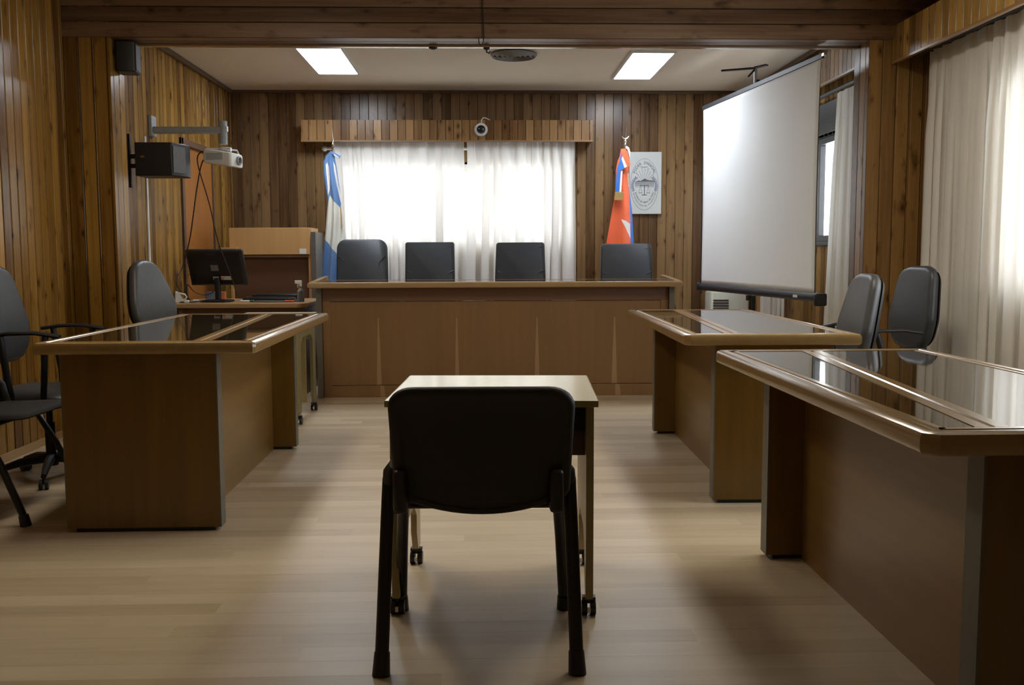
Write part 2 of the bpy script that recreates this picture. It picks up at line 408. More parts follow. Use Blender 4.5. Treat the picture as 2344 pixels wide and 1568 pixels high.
# right wall
FW = (7.42, 9.6, 1.28, 2.13); NW = (2.9, 5.45, .95, 2.2)
parts.append(planks('wall_right', PINE_R, (XR, 0, 0), (0, 1, 0), (0, 0, 1), (-1, 0, 0), [(YP1, FW[0], 0, ZC), (FW[1], YB, 0, ZC), (FW[0], FW[1], 0, FW[2]), (FW[0], FW[1], FW[3], ZC)], BW))
parts.append(planks('wall_right_near', PINE_R, (XRN, 0, 0), (0, 1, 0), (0, 0, 1), (-1, 0, 0), [(Y0, NW[0], 0, ZC), (NW[1], YP0, 0, ZC), (NW[0], NW[1], 0, NW[2]), (NW[0], NW[1], NW[3], ZC)], BW))
parts.append(planks('wall_right_pilaster_front', PINE_R, (PRX, YP0, 0), (1, 0, 0), (0, 0, 1), (0, -1, 0), [(0, XRN - PRX, 0, ZC)], .1))
parts.append(planks('wall_right_pilaster_side', PINE_R, (PRX, 0, 0), (0, 1, 0), (0, 0, 1), (-1, 0, 0), [(YP0, YP1, 0, ZC)], BW))
parts.append(planks('wall_right_pilaster_back', PINE_R, (PRX, YP1, 0), (1, 0, 0), (0, 0, 1), (0, 1, 0), [(0, XR - PRX + .01, 0, ZC)], BW))
for p in parts: struct(p)
struct(MB().box(XLN - .1, XRN + .1, Y0 - .08, Y0, 0, ZC).build('wall_front', PLASTER))
# beam between the pilasters
BZ = 2.62
bm_o = planks('trim_beam_face', PINE_BEAM, (XLN, YP0 - .004, BZ), (0, 0, 1), (1, 0, 0), (0, -1, 0), [(0, ZC - BZ, 0, XRN - XLN)], .10); struct(bm_o)
struct(planks('trim_beam_underside', PINE_BEAM, (XLN, YP0, BZ), (0, 1, 0), (1, 0, 0), (0, 0, -1), [(0, YP1 - YP0 - .045, 0, XRN - XLN)], .10))
struct(planks('trim_beam_back', PINE_BEAM, (XLN, YP1, BZ), (0, 0, 1), (1, 0, 0), (0, 1, 0), [(0, ZC - BZ, 0, XRN - XLN)], .10))
struct(MB().box(XLN, XRN, YP1 - .045, YP1 + .004, BZ - .012, BZ + .02).build('trim_beam_edge', veneer('edge_sheen_strip', (.33, .20, .10), 0, .25, .5), bevel=.005))  # added pale strip; its colour carries the window sheen on the beam underside
# cove strips where the far walls meet the ceiling
struct(MB().box(XL, XL + .03, YP1, YB, ZC - .045, ZC).build('trim_left', TRIM, bevel=.004))
struct(MB().box(XR - .03, XR, YP1, YB, ZC - .045, ZC).build('trim_right', TRIM, bevel=.004))
struct(MB().box(XL + .03, XR - .03, YB - .03, YB, ZC - .03, ZC).build('trim_back', TRIM, bevel=.004))
struct(MB().box(XLN, XLN + .012, Y0, YP0, 0, .05).build('baseboard_left', veneer('base_wood', (.42, .27, .12), 1, .35, .3), bevel=.003))
struct(MB().box(XL, XL + .012, YP1, DY0 - .06, 0, .05).build('baseboard_left_far', veneer('base_wood_far', (.42, .27, .12), 1, .35, .3), bevel=.003))
struct(MB().box(XRN - .012, XRN, Y0, YP0, 0, .05).build('baseboard_right', veneer('base_wood_right', (.30, .18, .08), 1, .35, .3), bevel=.003))

# windows
def window(name, axis, plane, a0, a1, z0, z1, sgn, muntins, fm, shutter=True):
    """axis 'x': opening spans x at y=plane, outside towards sgn"""
    def P(mb, a, b, d0, d1, zz0, zz1):
        d0, d1 = sorted((plane + sgn * d0, plane + sgn * d1))
        if axis == 'x': mb.box(a, b, d0, d1, zz0, zz1)
        else: mb.box(d0, d1, a, b, zz0, zz1)
    root = bpy.data.objects.new(name, None); COL.objects.link(root); root['kind'] = 'structure'
    f = MB()
    P(f, a0, a0 + .05, .02, .09, z0, z1); P(f, a1 - .05, a1, .02, .09, z0, z1); P(f, a0 + .05, a1 - .05, .02, .09, z0, z0 + .05); P(f, a0 + .05, a1 - .05, .02, .09, z1 - .05, z1)
    for mu in muntins: P(f, mu - .025, mu + .025, .03, .08, z0 + .05, z1 - .05)
    f.build('window_frame', fm, root, bevel=.004)
    r = MB(); P(r, a0 - .02, a0, 0, .16, z0 - .02, z1 + .02); P(r, a1, a1 + .02, 0, .16, z0 - .02, z1 + .02); P(r, a0, a1, 0, .16, z1, z1 + .02); P(r, a0, a1, 0, .16, z0 - .02, z0)
    r.build('window_reveal', fm, root)
    s = MB(); P(s, a0 - .03, a1 + .03, -.03, .02, z0 - .035, z0 - .002); s.build('window_sill', fm, root, bevel=.004)
    g = MB(); q = plane + sgn * .055
    g.add([(a0 + .05, q, z0 + .05), (a1 - .05, q, z0 + .05), (a1 - .05, q, z1 - .05), (a0 + .05, q, z1 - .05)] if axis == 'x' else [(q, a0 + .05, z0 + .05), (q, a0 + .05, z1 - .05), (q, a1 - .05, z1 - .05), (q, a1 - .05, z0 + .05)], [(0, 1, 2, 3)])
    g.build('pane', PANE, root, smooth=0, recalc=False)
window('window_1', 'x', YB, WX0, WX1, WZ0, WZ1, 1, [-.16], ALUW)
window('window_2', 'y', XR, FW[0], FW[1], FW[2], FW[3], 1, [7.98, 8.9], ALU)
window('window_3', 'y', XRN, NW[0], NW[1], NW[2], NW[3], 1, [3.75, 4.6], ALU)
portal(((WX0 + WX1) / 2, YB + .15, (WZ0 + WZ1) / 2), (-PI / 2, 0, 0), WX1 - WX0, WZ1 - WZ0)
portal((XR + .15, (FW[0] + FW[1]) / 2, (FW[2] + FW[3]) / 2), (PI / 2, 0, PI / 2), FW[1] - FW[0], FW[3] - FW[2])
portal((XRN + .15, (NW[0] + NW[1]) / 2, (NW[2] + NW[3]) / 2), (PI / 2, 0, PI / 2), NW[1] - NW[0], NW[3] - NW[2])
# roller shutter housing above the far right window
s = MB().box(XR - .022, XR - .002, FW[0], FW[1], FW[3] + .02, FW[3] + .26); s.box(XR - .028, XR - .022, FW[0], FW[1], FW[3] + .10, FW[3] + .125)
tag(s.build('shutter_box', ALU, bevel=.005), 'dark roller shutter box above the window behind the projection screen', 'shutter box')

# door in the left wall
d = bpy.data.objects.new('door_1', None); COL.objects.link(d); d['kind'] = 'structure'
MB().box(XL - .045, XL - .012, DY0 + .055, DY1 - .03, .005, DZ - .055).build('door_leaf', DOORM, d, bevel=.003)
MB().box(XL - .05, XL + .02, DY0, DY0 + .055, 0, DZ).box(XL - .05, XL + .02, DY0, DY1, DZ - .055, DZ).box(XL - .05, XL + .005, DY1 - .03, DY1, 0, DZ).build('door_frame', TRIM, d, bevel=.003)
MB().lathe([(.026, 0), (.026, .008), (.01, .012), (.01, .04), (.024, .046), (.026, .06), (.012, .068)], (XL - .012, DY0 + .13, 1.02), (1, 0, 0), 16).build('door_knob', CHROME, d)

# raised floor behind the bench
struct(MB().box(-1.36, 1.6, 8.15, YB, 0, .20).build('trim_platform', BENCHD))

# ------------------------------------------------------------------ pelmets and curtains
def pelmet(name, label, face, ret, bot, org, ud, n, rect, depth_dir, depth, endw, mt=PINE_P):
    """boarded pelmet box: boarded face, end returns, lower edge batten"""
    root = thing(name, label, 'pelmet', (0, 0, 0))
    planks('boarded_face', mt, org, ud, (0, 0, 1), n, [rect], .082, gd=.004, gw=.007, parent=root)
    return root
p = thing('pelmet', 'boarded pine pelmet above the back window between the two flags', 'pelmet')
PB = YB - .24
planks('boarded_face', PINE_P, (-1.84, PB, 2.35), (1, 0, 0), (0, 0, 1), (0, -1, 0), [(0, 2.99, 0, .205)], .082, gd=.004, gw=.007, parent=p)
for ea in (-1.84, 1.13): MB().box(ea, ea + .02, PB + .006, YB - .003, 2.35, 2.555).build('end_board', PINE_P, p, uvfn=lambda c: (c.y, c.z))
MB().box(-1.84, 1.15, PB - .004, PB + .02, 2.335, 2.352).build('edge_batten', veneer('batten', (.30, .17, .08), 0, .3, .3), p, bevel=.002)
MB().box(-1.84, 1.15, PB + .006, YB - .003, 2.537, 2.555).build('top_board', TRIM, p)
p = thing('pelmet', 'long boarded pine pelmet over the nearest curtain at right', 'pelmet')
PX = 2.79
planks('boarded_face', pine('pine_pelmet_right', .088, (.33, .19, .055), seed=57, rough=.2, gws=.004), (PX, 0, 2.475), (0, 1, 0), (0, 0, 1), (-1, 0, 0), [(2.6, YP0 - .002, 0, .235)], .088, gd=.004, gw=.007, parent=p)
MB().box(PX - .004, PX + .02, 2.6, YP0 - .002, 2.458, 2.477).build('edge_batten', veneer('batten_right', (.34, .20, .10), 1, .2, .5), p, bevel=.002)
MB().box(PX + .006, XRN - .003, 2.6, YP0 - .002, 2.69, 2.71).build('top_board', TRIM, p)
p = thing('pelmet', 'dark boarded pine pelmet behind the projection screen', 'pelmet')
PX2 = 2.66
planks('boarded_face', PINE_P, (PX2, 0, 2.50), (0, 1, 0), (0, 0, 1), (-1, 0, 0), [(YP1 + .002, 9.75, 0, .22)], .085, gd=.004, gw=.007, parent=p)
MB().box(PX2 - .004, PX2 + .02, YP1 + .002, 9.75, 2.484, 2.502).build('edge_batten', veneer('batten_far', (.25, .15, .08), 1, .3, .4), p, bevel=.002)
MB().box(PX2 + .006, XR - .003, YP1 + .002, 9.75, 2.70, 2.72).build('top_board', TRIM, p)
MB().box(PX2 + .004, XR - .003, 9.73, 9.75, 2.50, 2.70).build('end_board', TRIM, p)

def curtain(a0, a1, z0, z1, fn, name='curtain', pleat=.11, amp=.035, seed=0, lean=0.0, lean1=0.0, om=.20):
    rnd = random.Random(seed); W = a1 - a0; nfold = max(2, round(W / pleat)); ph = [rnd.uniform(-.8, .8) for _ in range(nfold + 2)]; am = [rnd.uniform(.35, 1.25) for _ in range(nfold + 2)]
    wd = [0]
    for i in range(nfold): wd.append(wd[-1] + rnd.uniform(.6, 1.5))
    wd = [x / wd[-1] for x in wd]
    nu, nv = nfold * 14, 34
    def f(u, v):
        z = z1 + (z0 - z1) * v
        # coordinate in fold space
        k = 0
        while k < nfold - 1 and u > wd[k + 1]: k += 1
        t = (u - wd[k]) / (wd[k + 1] - wd[k]); x = k + t
        grow = min(1, v * 4.5)
        big = (am[k] * (1 - t) + am[k + 1] * t) * math.sin(2 * PI * x) * amp * (.25 + .75 * grow)
        sm = math.sin(2 * PI * u * W / .022) * .006 * (1 - min(1, v * 9)) + math.sin(2 * PI * u * W / .041 + 1) * .004 * (1 - min(1, v * 5))
        wob = .012 * math.sin(3.1 * v + ph[k] * 3) * grow
        off = -big + sm + wob * .6
        return fn(a0 + u * W + wob + lean * v * (1 - u) + lean1 * v * u - om * pleat * am[k] * math.sin(4 * PI * x) * (.3 + .7 * grow), off, z)
    mb = MB().grid(nu, nv, f); return mb
CY = 9.99
for i, (a0, a1, lb, l0, l1) in enumerate([(-1.53, -.185, 'white sheer curtain panel left of the gap in the back window', .05, .02), (-.15, .975, 'white sheer curtain panel right of the gap in the back window', -.02, .0)]):
    o = curtain(a0, a1, .22, 2.365, lambda a, d, z: (a, CY + d, z), seed=5 + i, pleat=.13, amp=.042, lean=l0, lean1=l1).build('curtain', CURT, smooth=80, recalc=False); tag(o, lb, 'curtain', 'sheer curtains')
o = curtain(5.0, 6.30, .03, 2.50, lambda a, d, z: (2.955 + d * .9, a, z), seed=9, pleat=.15, amp=.045).build('curtain', CURT, smooth=80, recalc=False)
tag(o, 'wide white floor-length curtain at the right edge behind the two empty chairs', 'curtain', 'sheer curtains')
o = curtain(6.93, 7.30, .03, 2.40, lambda a, d, z: (2.718 + d * .55, a, z), seed=12, pleat=.12, amp=.045, lean1=.22, lean=.0).build('curtain', CURT, smooth=80, recalc=False)
tag(o, 'narrow beige-white curtain hanging between the projection screen and the boarded pilaster', 'curtain', 'sheer curtains')
o = curtain(8.45, 9.2, .03, 2.28, lambda a, d, z: (2.718 + d * .55, a, z), seed=14, pleat=.12, amp=.04).build('curtain', CURT, smooth=80, recalc=False)
tag(o, 'curtain hem showing under the projection screen beside its stand', 'curtain', 'sheer curtains')
# rods
def rod(label, p0, p1, mt=WHITEP):
    t = thing('curtain_rod', label, 'curtain rod'); MB().cyl(p0, p1, .016).build('rail', mt, t)
    d = (Vector(p1) - Vector(p0)).normalized()
    for q in (p0, p1): MB().lathe([(.012, -.03), (.028, -.012), (.03, 0), (.028, .012), (.012, .03)], q, d, 18).build('end_cap', mt, t)
rod('white curtain rail under the back pelmet with its end showing by the blue flag', (-1.63, 10.05, 2.285), (.90, 10.05, 2.285))
rod('dark curtain rail under the far right pelmet behind the screen', (2.725, 6.92, 2.43), (2.725, 9.6, 2.43), ALU)
rod('curtain rail under the near right pelmet', (2.955, 2.8, 2.52), (2.955, 6.4, 2.52), ALU)

# ------------------------------------------------------------------ ceiling fittings
for lb, x0, x1, y0, y1, pm in (('lit rectangular ceiling panel on the left of the round vent', -1.515, -1.155, 8.02, 9.12, PANEL), ('lit rectangular ceiling panel on the right of the round vent', 1.285, 1.635, 8.16, 9.34, PANEL),
        ('ceiling panel on our side of the beam, above the left table', -1.515, -1.155, 3.9, 5.14, PANELN), ('ceiling panel on our side of the beam, above the right tables', 1.285, 1.635, 3.9, 5.14, PANELN)):
    t = thing('ceiling_light', lb, 'ceiling light', ((x0 + x1) / 2, (y0 + y1) / 2, ZC), 0, 'ceiling light panels'); hx, hy = (x1 - x0) / 2, (y1 - y0) / 2
    MB().box(-hx - .02, -hx, -hy - .02, hy + .02, -.02, 0).box(hx, hx + .02, -hy - .02, hy + .02, -.02, 0).box(-hx, hx, -hy - .02, -hy, -.02, 0).box(-hx, hx, hy, hy + .02, -.02, 0).build('frame', WHITEP, t)
    MB().box(-hx, hx, -hy, hy, -.014, -.004).build('diffuser', pm, t)
t = thing('ceiling_vent', 'round concentric-ring air vent in the middle of the ceiling', 'vent', (.281, 8.27, ZC))
VM = plain('vent_grey', (.22, .22, .21), .5); VD = plain('vent_dark', (.03, .03, .03), .7)
MB().lathe([(.185, -.012), (.185, -.002)], (0, 0, 0), seg=40).build('backing', VD, t)
for k, r in enumerate((.20, .158, .116, .074, .034)):
    MB().lathe([(r - .026, -.014), (r - .012, -.034), (r, -.012)], (0, 0, 0), seg=44).build('ring', VM, t) if False else MB().loft([[(rr * math.cos(2 * PI * i / 44), rr * math.sin(2 * PI * i / 44), z) for i in range(44)] for rr, z in ((r - .022, -.018), (r - .018, -.034), (r, -.016), (r - .003, -.010), (r - .022, -.018))], cap=False).build('ring', VM, t)
t = thing('hook', 'small dark hook with looped cable under the middle of the beam', 'hook', (.02, YP1 - .02, BZ - .012))
MB().lathe([(.022, 0), (.022, -.008), (.012, -.014)], (.02, 0, 0), seg=16).build('hook_plate', BLACKM, t)
MB().tube([(.02, 0, -.012), (.02, -.005, -.03), (.035, -.01, -.038), (.045, -.01, -.025)], .005, 8).build('hook_curl', BLACKM, t)
tag(MB().tube([(.012, YP0 - .012, ZC), (.016, YP0 - .012, 2.75), (.019, YP0 - .012, 2.63), (.016, YP0 - .012, BZ - .03), (.0, YP0 - .012, BZ - .05), (-.012, YP0 - .012, BZ - .03), (-.014, YP0 - .012, BZ + .005)], .0035, 6).build('cable', BLACKP), 'thin dark cable running down the middle of the beam face to a loop', 'cable')
for xx in (-.33,):
    t = MB().lathe([(.03, 0), (.03, -.006), (.012, -.014)], (xx, YP1 - .02, BZ - .012), seg=16).build('sensor', BLACKP); tag(t, 'small dark fitting under the beam left of the hook', 'fitting')

# dome camera on the pelmet
t = thing('security_camera', 'white ring dome camera mounted on the back pelmet', 'camera', (-.003, PB, 2.456))
MB().lathe([(.068, 0), (.068, .018), (.060, .03), (.045, .034)], (0, 0, 0), (0, -1, 0), 32).build('housing', WHITEP, t)
MB().lathe([(.045, .03), (.042, .045), (.032, .060), (.016, .068), (.0, .071)], (0, 0, 0), (0, -1, 0), 28).build('dome', plain('smoked_dome', (.015, .015, .017), .06, noise_amt=0), t)
for a in (40, 160, 280): MB().lathe([(.004, .03), (.004, .034)], (.056 * math.cos(math.radians(a)), 0, .056 * math.sin(math.radians(a))), (0, -1, 0), 8).build('screw', BLACKM, t)
tag(MB().tube([(0, PB - .012, 2.52), (.004, PB - .014, 2.555), (.022, PB - .01, 2.578), (.05, PB + .01, 2.575), (.09, PB + .05, 2.56)], .005, 8).build('cable', WHITEP), 'white camera cable curling over the top of the back pelmet', 'cable')

# ------------------------------------------------------------------ big tables
def table(label, loc, rot, hw, hl, h, aisle, barpts, chs=.03, pin=(.16, .09), pfar=.05, pnear=.08, group=None):
    """long table; local y along its length (near end = -hl), aisle side is sign*x; glass inlaid top"""
    t = thing('table', label, 'table', loc, rot)
    s = aisle
    pts = [(-hw, -hl), (hw - chs, -hl), (hw, -hl + chs), (hw, hl - chs * .6), (hw - chs * .6, hl), (-hw, hl)]
    if s < 0: pts = [(-x, y) for x, y in reversed(pts)]
    T = .050
    prof = [(.009, -T), (.003, -T + .004), (0, -T + .012), (0, -.014), (.005, -.004), (.014, 0), (.038, 0), (.041, -.003), (.052, -.003), (.055, 0), (.072, .0), (.074, -.007)]
    mb = MB(); mb.loft([[(x, y, h + z) for x, y in offset_poly(pts, o)] for o, z in prof]); mb.build('tabletop', DESKTOP, t, smooth=30)
    # wooden bar dividing the two glass panes (its two ends given as distances from the aisle edge)
    bn, bf = barpts; xn, xf = s * (hw - bn), s * (hw - bf); y0, y1 = -hl + .074, hl - .074; bw2 = .038
    b = MB(); rings = []
    for dx, z in ((-bw2, -.007), (-bw2, 0), (-.008, .0), (-.004, -.003), (.004, -.003), (.008, 0), (bw2, 0), (bw2, -.007)):
        rings.append((dx, z))
    b.loft([[(xn + dx, y0, h + z) for dx, z in rings], [(xf + dx, y1, h + z) for dx, z in rings]]); b.build('divider_bar', DESKTOP, t)
    e = s * (hw - .077); i = -s * (hw - .077)
    for side, (ea, eb) in (('a', ((e, xn + s * (bw2 + .003)), (e, xf + s * (bw2 + .003)))), ('b', ((xn - s * (bw2 + .003), i), (xf - s * (bw2 + .003), i)))):
        g = MB(); q = [(ea[0], y0), (ea[1], y0), (eb[1], y1), (eb[0], y1)]
        g.loft([[(x, y, h - .007) for x, y in q], [(x, y, h - .0015) for x, y in q]]); g.build('glass_inlay', GLASSTOP, t)
    # end panels with grey edge bands, recessed modesty panel
    X = lambda v: s * v
    xa = hw - pin[0]; xb = -hw + pin[1]
    for ya, yb in ((-hl + pnear, -hl + pnear + .07), (hl - pfar - .07, hl - pfar)):
        a, b2 = sorted((X(xa - .006), X(xb)))
        q = MB().box(a, b2, ya, yb, .018, h - T).build('end_panel', DESK, t)
        a, b2 = sorted((X(xa - .006), X(xa)))
        MB().box(a, b2, ya, yb, .018, h - T).build('edge_band', EDGEGREY, q)
        a, b2 = sorted((X(xb), X(xb - .005)))
        MB().box(a, b2, ya, yb, .018, h - T).build('edge_band', EDGEGREY, q)
        a, b2 = sorted((X(xa - .03), X(xb + .03)))
        MB().box(a, b2, ya + .012, yb - .012, 0, .018).build('foot_runner', BLACKP, q)
    a, b2 = sorted((X(xa - .14), X(xa - .158)))
    MB().box(a, b2, -hl + pnear + .07, hl - pfar - .07, 0, h - T).build('modesty_panel', veneer('honey_modesty', (.20, .112, .030), 1, seed=7), t)
    return t
table('wooden table with glass inlaid top standing at left, its end panel facing us', (-1.405, 4.93, 0), math.radians(.4), .455, .985, .825, 1, (.24, .355), chs=.012, pin=(.185, .075), pnear=.085, pfar=.10)
table('wooden glass-topped table beside the projection screen, behind the nearest right table', (1.345, 5.26, 0), math.radians(-1.2), .405, 1.0, .815, -1, (.235, .325), pin=(.165, .09), pnear=.12, pfar=.06)
table('nearest wooden glass-topped table at right, running out of the frame', (1.338, 2.81, 0), math.radians(.3), .418, .885, .805, -1, (.18, .36), pin=(.175, .09), pnear=.09, pfar=.075)

# ------------------------------------------------------------------ judges' bench
t = thing('judges_bench', 'long high wooden bench with cherry front across the back of the room', 'bench', (.115, 7.72, 0), 0)
HB = .962; T = .048
pts = [(-1.53, 0), (1.53, 0), (1.53, .78), (-1.53, .78)]
prof = [(.014, -T), (.004, -T + .006), (0, -T + .016), (0, -.014), (.006, -.004), (.015, 0), (.05, 0), (.052, -.006)]
MB().loft([[(x, y, HB + z) for x, y in offset_poly(pts, o)] for o, z in prof]).build('benchtop', BENCHTOP, t, smooth=30)
MB().box(-1.47, 1.47, .06, .72, HB - .006, HB - .001).build('glass_inlay', GLASSTOP, t)
for s in (-1, 1):
    MB().prism([(.04, 0), (.78, 0), (.78, .035), (.60, .03), (.10, .006)], lambda a, b, d, s=s: (s * 1.50 + d, a, HB + b), -.02, .02).build('side_rail', BENCHTOP, t, bevel=.003)
    q = MB().box(*sorted((s * 1.44, s * 1.475)), .10, .70, 0, HB - T).build('end_panel', BENCH, t)
    MB().box(*sorted((s * 1.435, s * 1.478)), .094, .10, .004, HB - T).build('edge_band', EDGEGREY, q)
MB().box(-1.435, 1.435, .165, .19, .10, HB - T - .115).build('front_panel', BENCH, t, bevel=.002)
MB().box(-1.435, 1.435, .15, .19, HB - T - .112, HB - T).build('fascia', BENCHD, t, bevel=.002)
MB().box(-1.435, 1.435, .157, .19, 0, .097).build('plinth', BENCH, t, bevel=.002)
for x in (-1.435, 1.375): MB().box(x, x + .06, .150, .165, 0, HB - T - .112).build('stile', BENCH, t, bevel=.002)
for x, wd in ((-.98, .040), (-.33, .036), (.34, .042), (.99, .046)):
    fl = MB(); fl.prism([(x - wd / 2, .101), (x + wd / 2, .101), (x + wd * .30, .40), (x + .004, .66), (x - .006, .66), (x - wd * .32, .40)], lambda a, b, d: (a, d, b), .1646, .166)
    fl.build('pale_grain_figure', PALEV, t); fl = MB(); fl.prism([(x - wd / 2 + .03, .002), (x + wd / 2 + .03, .002), (x + wd / 2 + .02, .095), (x - wd / 2 + .03, .095)], lambda a, b, d: (a, d, b), .1566, .158); fl.build('pale_grain_figure', PALEV, t)

# ------------------------------------------------------------------ chairs (built facing +y)
def back_fn(zc, y0, tilt, bend=.0, hw=.25):
    def f(a, b, d):
        yy = y0 - d + bend * (a / hw) ** 2; zz = b - zc
        return (a, yy * math.cos(tilt) - zz * math.sin(tilt), zc + zz * math.cos(tilt) + (yy - y0) * math.sin(tilt))
    return f
SOFT = [(.035, .0), (.016, .006), (.004, .018), (0, .034), (.004, .05), (.018, .062), (.04, .068), (.1, .072)]
def task_back(wb, wm, wt, z0, z1, r):
    pts = []; n = 28
    for k in range(n + 1):       # right side going up
        v = k / n; z = z0 + (z1 - z0) * v
        wv = (wb + (wm - wb) * min(1, v / .35)) if v < .35 else wm + (wt - wm) * ((v - .35) / .65) ** 1.2
        e = 0
        if v * (z1 - z0) < r: e = r - math.sqrt(max(0, r * r - (r - v * (z1 - z0)) ** 2))
        q = (1 - v) * (z1 - z0)
        if q < r * .8: rr = r * .8; e = rr - math.sqrt(max(0, rr * rr - (rr - q) ** 2))
        pts.append((wv / 2 - e, z))
    return pts + [(-x, z) for x, z in reversed(pts)]
def star_base(t, z0=0.0, col=True, mt=BLACKP):
    b = MB(); b.cyl((0, 0, .07), (0, 0, .13), .035, .03)
    for k in range(5):
        a = 2 * PI * k / 5 + .3; dx, dy = math.cos(a), math.sin(a)
        b.tube([(dx * .02, dy * .02, .11), (dx * .15, dy * .15, .10), (dx * .28, dy * .28, .068)], [.026, .022, .014], 8)
    bo = b.build('star_base', mt, t)
    for k in range(5):
        a = 2 * PI * k / 5 + .3; dx, dy = math.cos(a) * .28, math.sin(a) * .28
        tx, ty = -math.sin(a), math.cos(a); c = MB()
        for s in (-.014, .014): c.cyl((dx + tx * (s - .008), dy + ty * (s - .008), .026), (dx + tx * (s + .008), dy + ty * (s + .008), .026), .026, seg=16)
        c.cyl((dx, dy, .03), (dx, dy, .07), .008, seg=8); c.build('caster', BLACKP, bo)
    MB().cyl((0, 0, .12), (0, 0, .30), .026).cyl((0, 0, .28), (0, 0, .42), .016).build('gas_lift', BLACKM, t)
def seat_pad(t, z=.48, w=.49, d=.47, mt=LEATHER):
    o = rrect(-w / 2, w / 2, -d / 2, d / 2, (.07, .07, .12, .12), 6)
    mb = MB(); pillow(mb, o, [(.03, -.075), (.010, -.07), (0, -.05), (0, -.03), (.006, -.014), (.02, -.004), (.05, .002), (.12, .004)], lambda a, b, q: (a, b, z + q - .02 * (b / (d / 2)) ** 2 * (1 if b > 0 else 0)))
    return mb.build('seat', mt, t, smooth=60)
def loop_arm(t, s, w=.27, h=.36, z0=.43):
    o = MB(); x = s * w
    o.tube([(s * .16, -.04, z0), (x, -.05, z0 + .01), (x + s * .02, -.06, z0 + .12), (x + s * .01, -.09, z0 + h - .01)], .016, 8, ry=.02)
    o.tube([(s * .16, .08, z0), (x, .10, z0 + .01), (x + s * .02, .12, z0 + .12), (x + s * .01, .13, z0 + h - .01)], .016, 8, ry=.02)
    a = o.build('armrest', BLACKP, t, smooth=60)
    p = MB().tube([(x, -.15, z0 + h - .008), (x + s * .006, -.05, z0 + h + .006), (x + s * .004, .08, z0 + h + .008), (x, .20, z0 + h - .012)], [.014, .024, .026, .016], 10, ry=.011).build('arm_pad', BLACKP, a, smooth=60)
    return a
def t_arm(t, s, w=.27, h=.30, z0=.43):
    x = s * w
    a = MB().tube([(s * .15, .0, z0), (x - s * .02, .0, z0), (x + s * .02, .02, z0 + .05), (x + s * .015, .09, z0 + .17), (x, .12, z0 + h - .01)], [.016, .018, .022, .02, .018], 8).build('armrest', BLACKP, t, smooth=60)
    MB().tube([(x, -.16, z0 + h - .012), (x, -.04, z0 + h + .006), (x, .10, z0 + h + .006), (x, .20, z0 + h - .014)], [.012, .024, .026, .014], 10, ry=.010).build('arm_pad', BLACKP, a, smooth=60)
def task_chair(label, loc, rot, tilt=.14, z0=.60, z1=1.10, wb=.34, wm=.48, wt=.36, arms=None, base='star', seat_z=.49, mt=LEATHER, yb=-.23, group='padded office chairs'):
    t = thing('office_chair', label, 'chair', loc, rot, group)
    seat_pad(t, seat_z, mt=mt)
    o = task_back(wb, wm, wt, z0, z1, .10); f = back_fn(z0, yb, tilt, .03, .24)
    mb = MB(); pillow(mb, o, SOFT, f); mb.build('backrest', mt, t, smooth=60)
    sh = MB(); pillow(sh, o, [(.02, .072), (.03, .084), (.06, .09), (.14, .092)], f); sh.build('back_shell', BLACKS, t, smooth=50)
    MB().tube([(0, -.05, seat_z - .09), (0, yb - .02, seat_z - .085), (0, yb - .10, seat_z - .02), (0, yb - .10 - .02, z0 + .06), (0, yb - .09 - tilt * .2, z0 + .2)], [.02, .024, .026, .026, .02], 8, ry=.01).build('back_bar', BLACKM, t, smooth=60)
    if arms:
        for s in (-1, 1): arms(t, s)
    if base == 'star':
        MB().box(-.09, .09, -.10, .08, seat_z - .10, seat_z - .073).build('mechanism', BLACKM, t, bevel=.008); star_base(t)
    else:
        fr = MB().tube([(-.2, -.18, seat_z - .085), (.2, -.18, seat_z - .085), (.2, .18, seat_z - .085), (-.2, .18, seat_z - .085), (-.2, -.18, seat_z - .085)], .012, 8).build('seat_frame', BLACKM, t)
        for sx in (-1, 1):
            for sy in (-1, 1):
                l = MB().tube([(sx * .19, sy * .17, seat_z - .085), (sx * .24, sy * .27, .015)], .0125, 12).build('leg', BLACKM, t)
                MB().cyl((sx * .239, sy * .268, .03), (sx * .242, sy * .272, 0), .0165, .018, 12).build('foot_cap', BLACKP, l)
    return t
task_chair('black swivel armchair at the left edge, beyond the stacking chair', (-2.31, 5.07, 0), math.radians(-91), tilt=.10, z0=.62, z1=1.14, wb=.42, wm=.50, wt=.30, arms=loop_arm, mt=LEATHER, yb=-.2)
task_chair('charcoal swivel chair beside the left wall in front of the computer desk', (-1.90, 6.22, 0), math.radians(-102), tilt=.16, z0=.72, z1=1.165, wb=.50, wm=.48, wt=.24, mt=LEATHERG)
task_chair('reclined charcoal swivel chair at the screen-side table on the right', (1.74, 5.06, 0), math.radians(86), tilt=.17, z0=.60, z1=1.085, wb=.42, wm=.48, wt=.34, mt=LEATHERG)
task_chair('black swivel armchair standing against the big right curtain', (2.36, 5.66, 0), math.radians(97), tilt=.10, z0=.60, z1=1.11, wb=.36, wm=.46, wt=.34, arms=t_arm, mt=LEATHER)

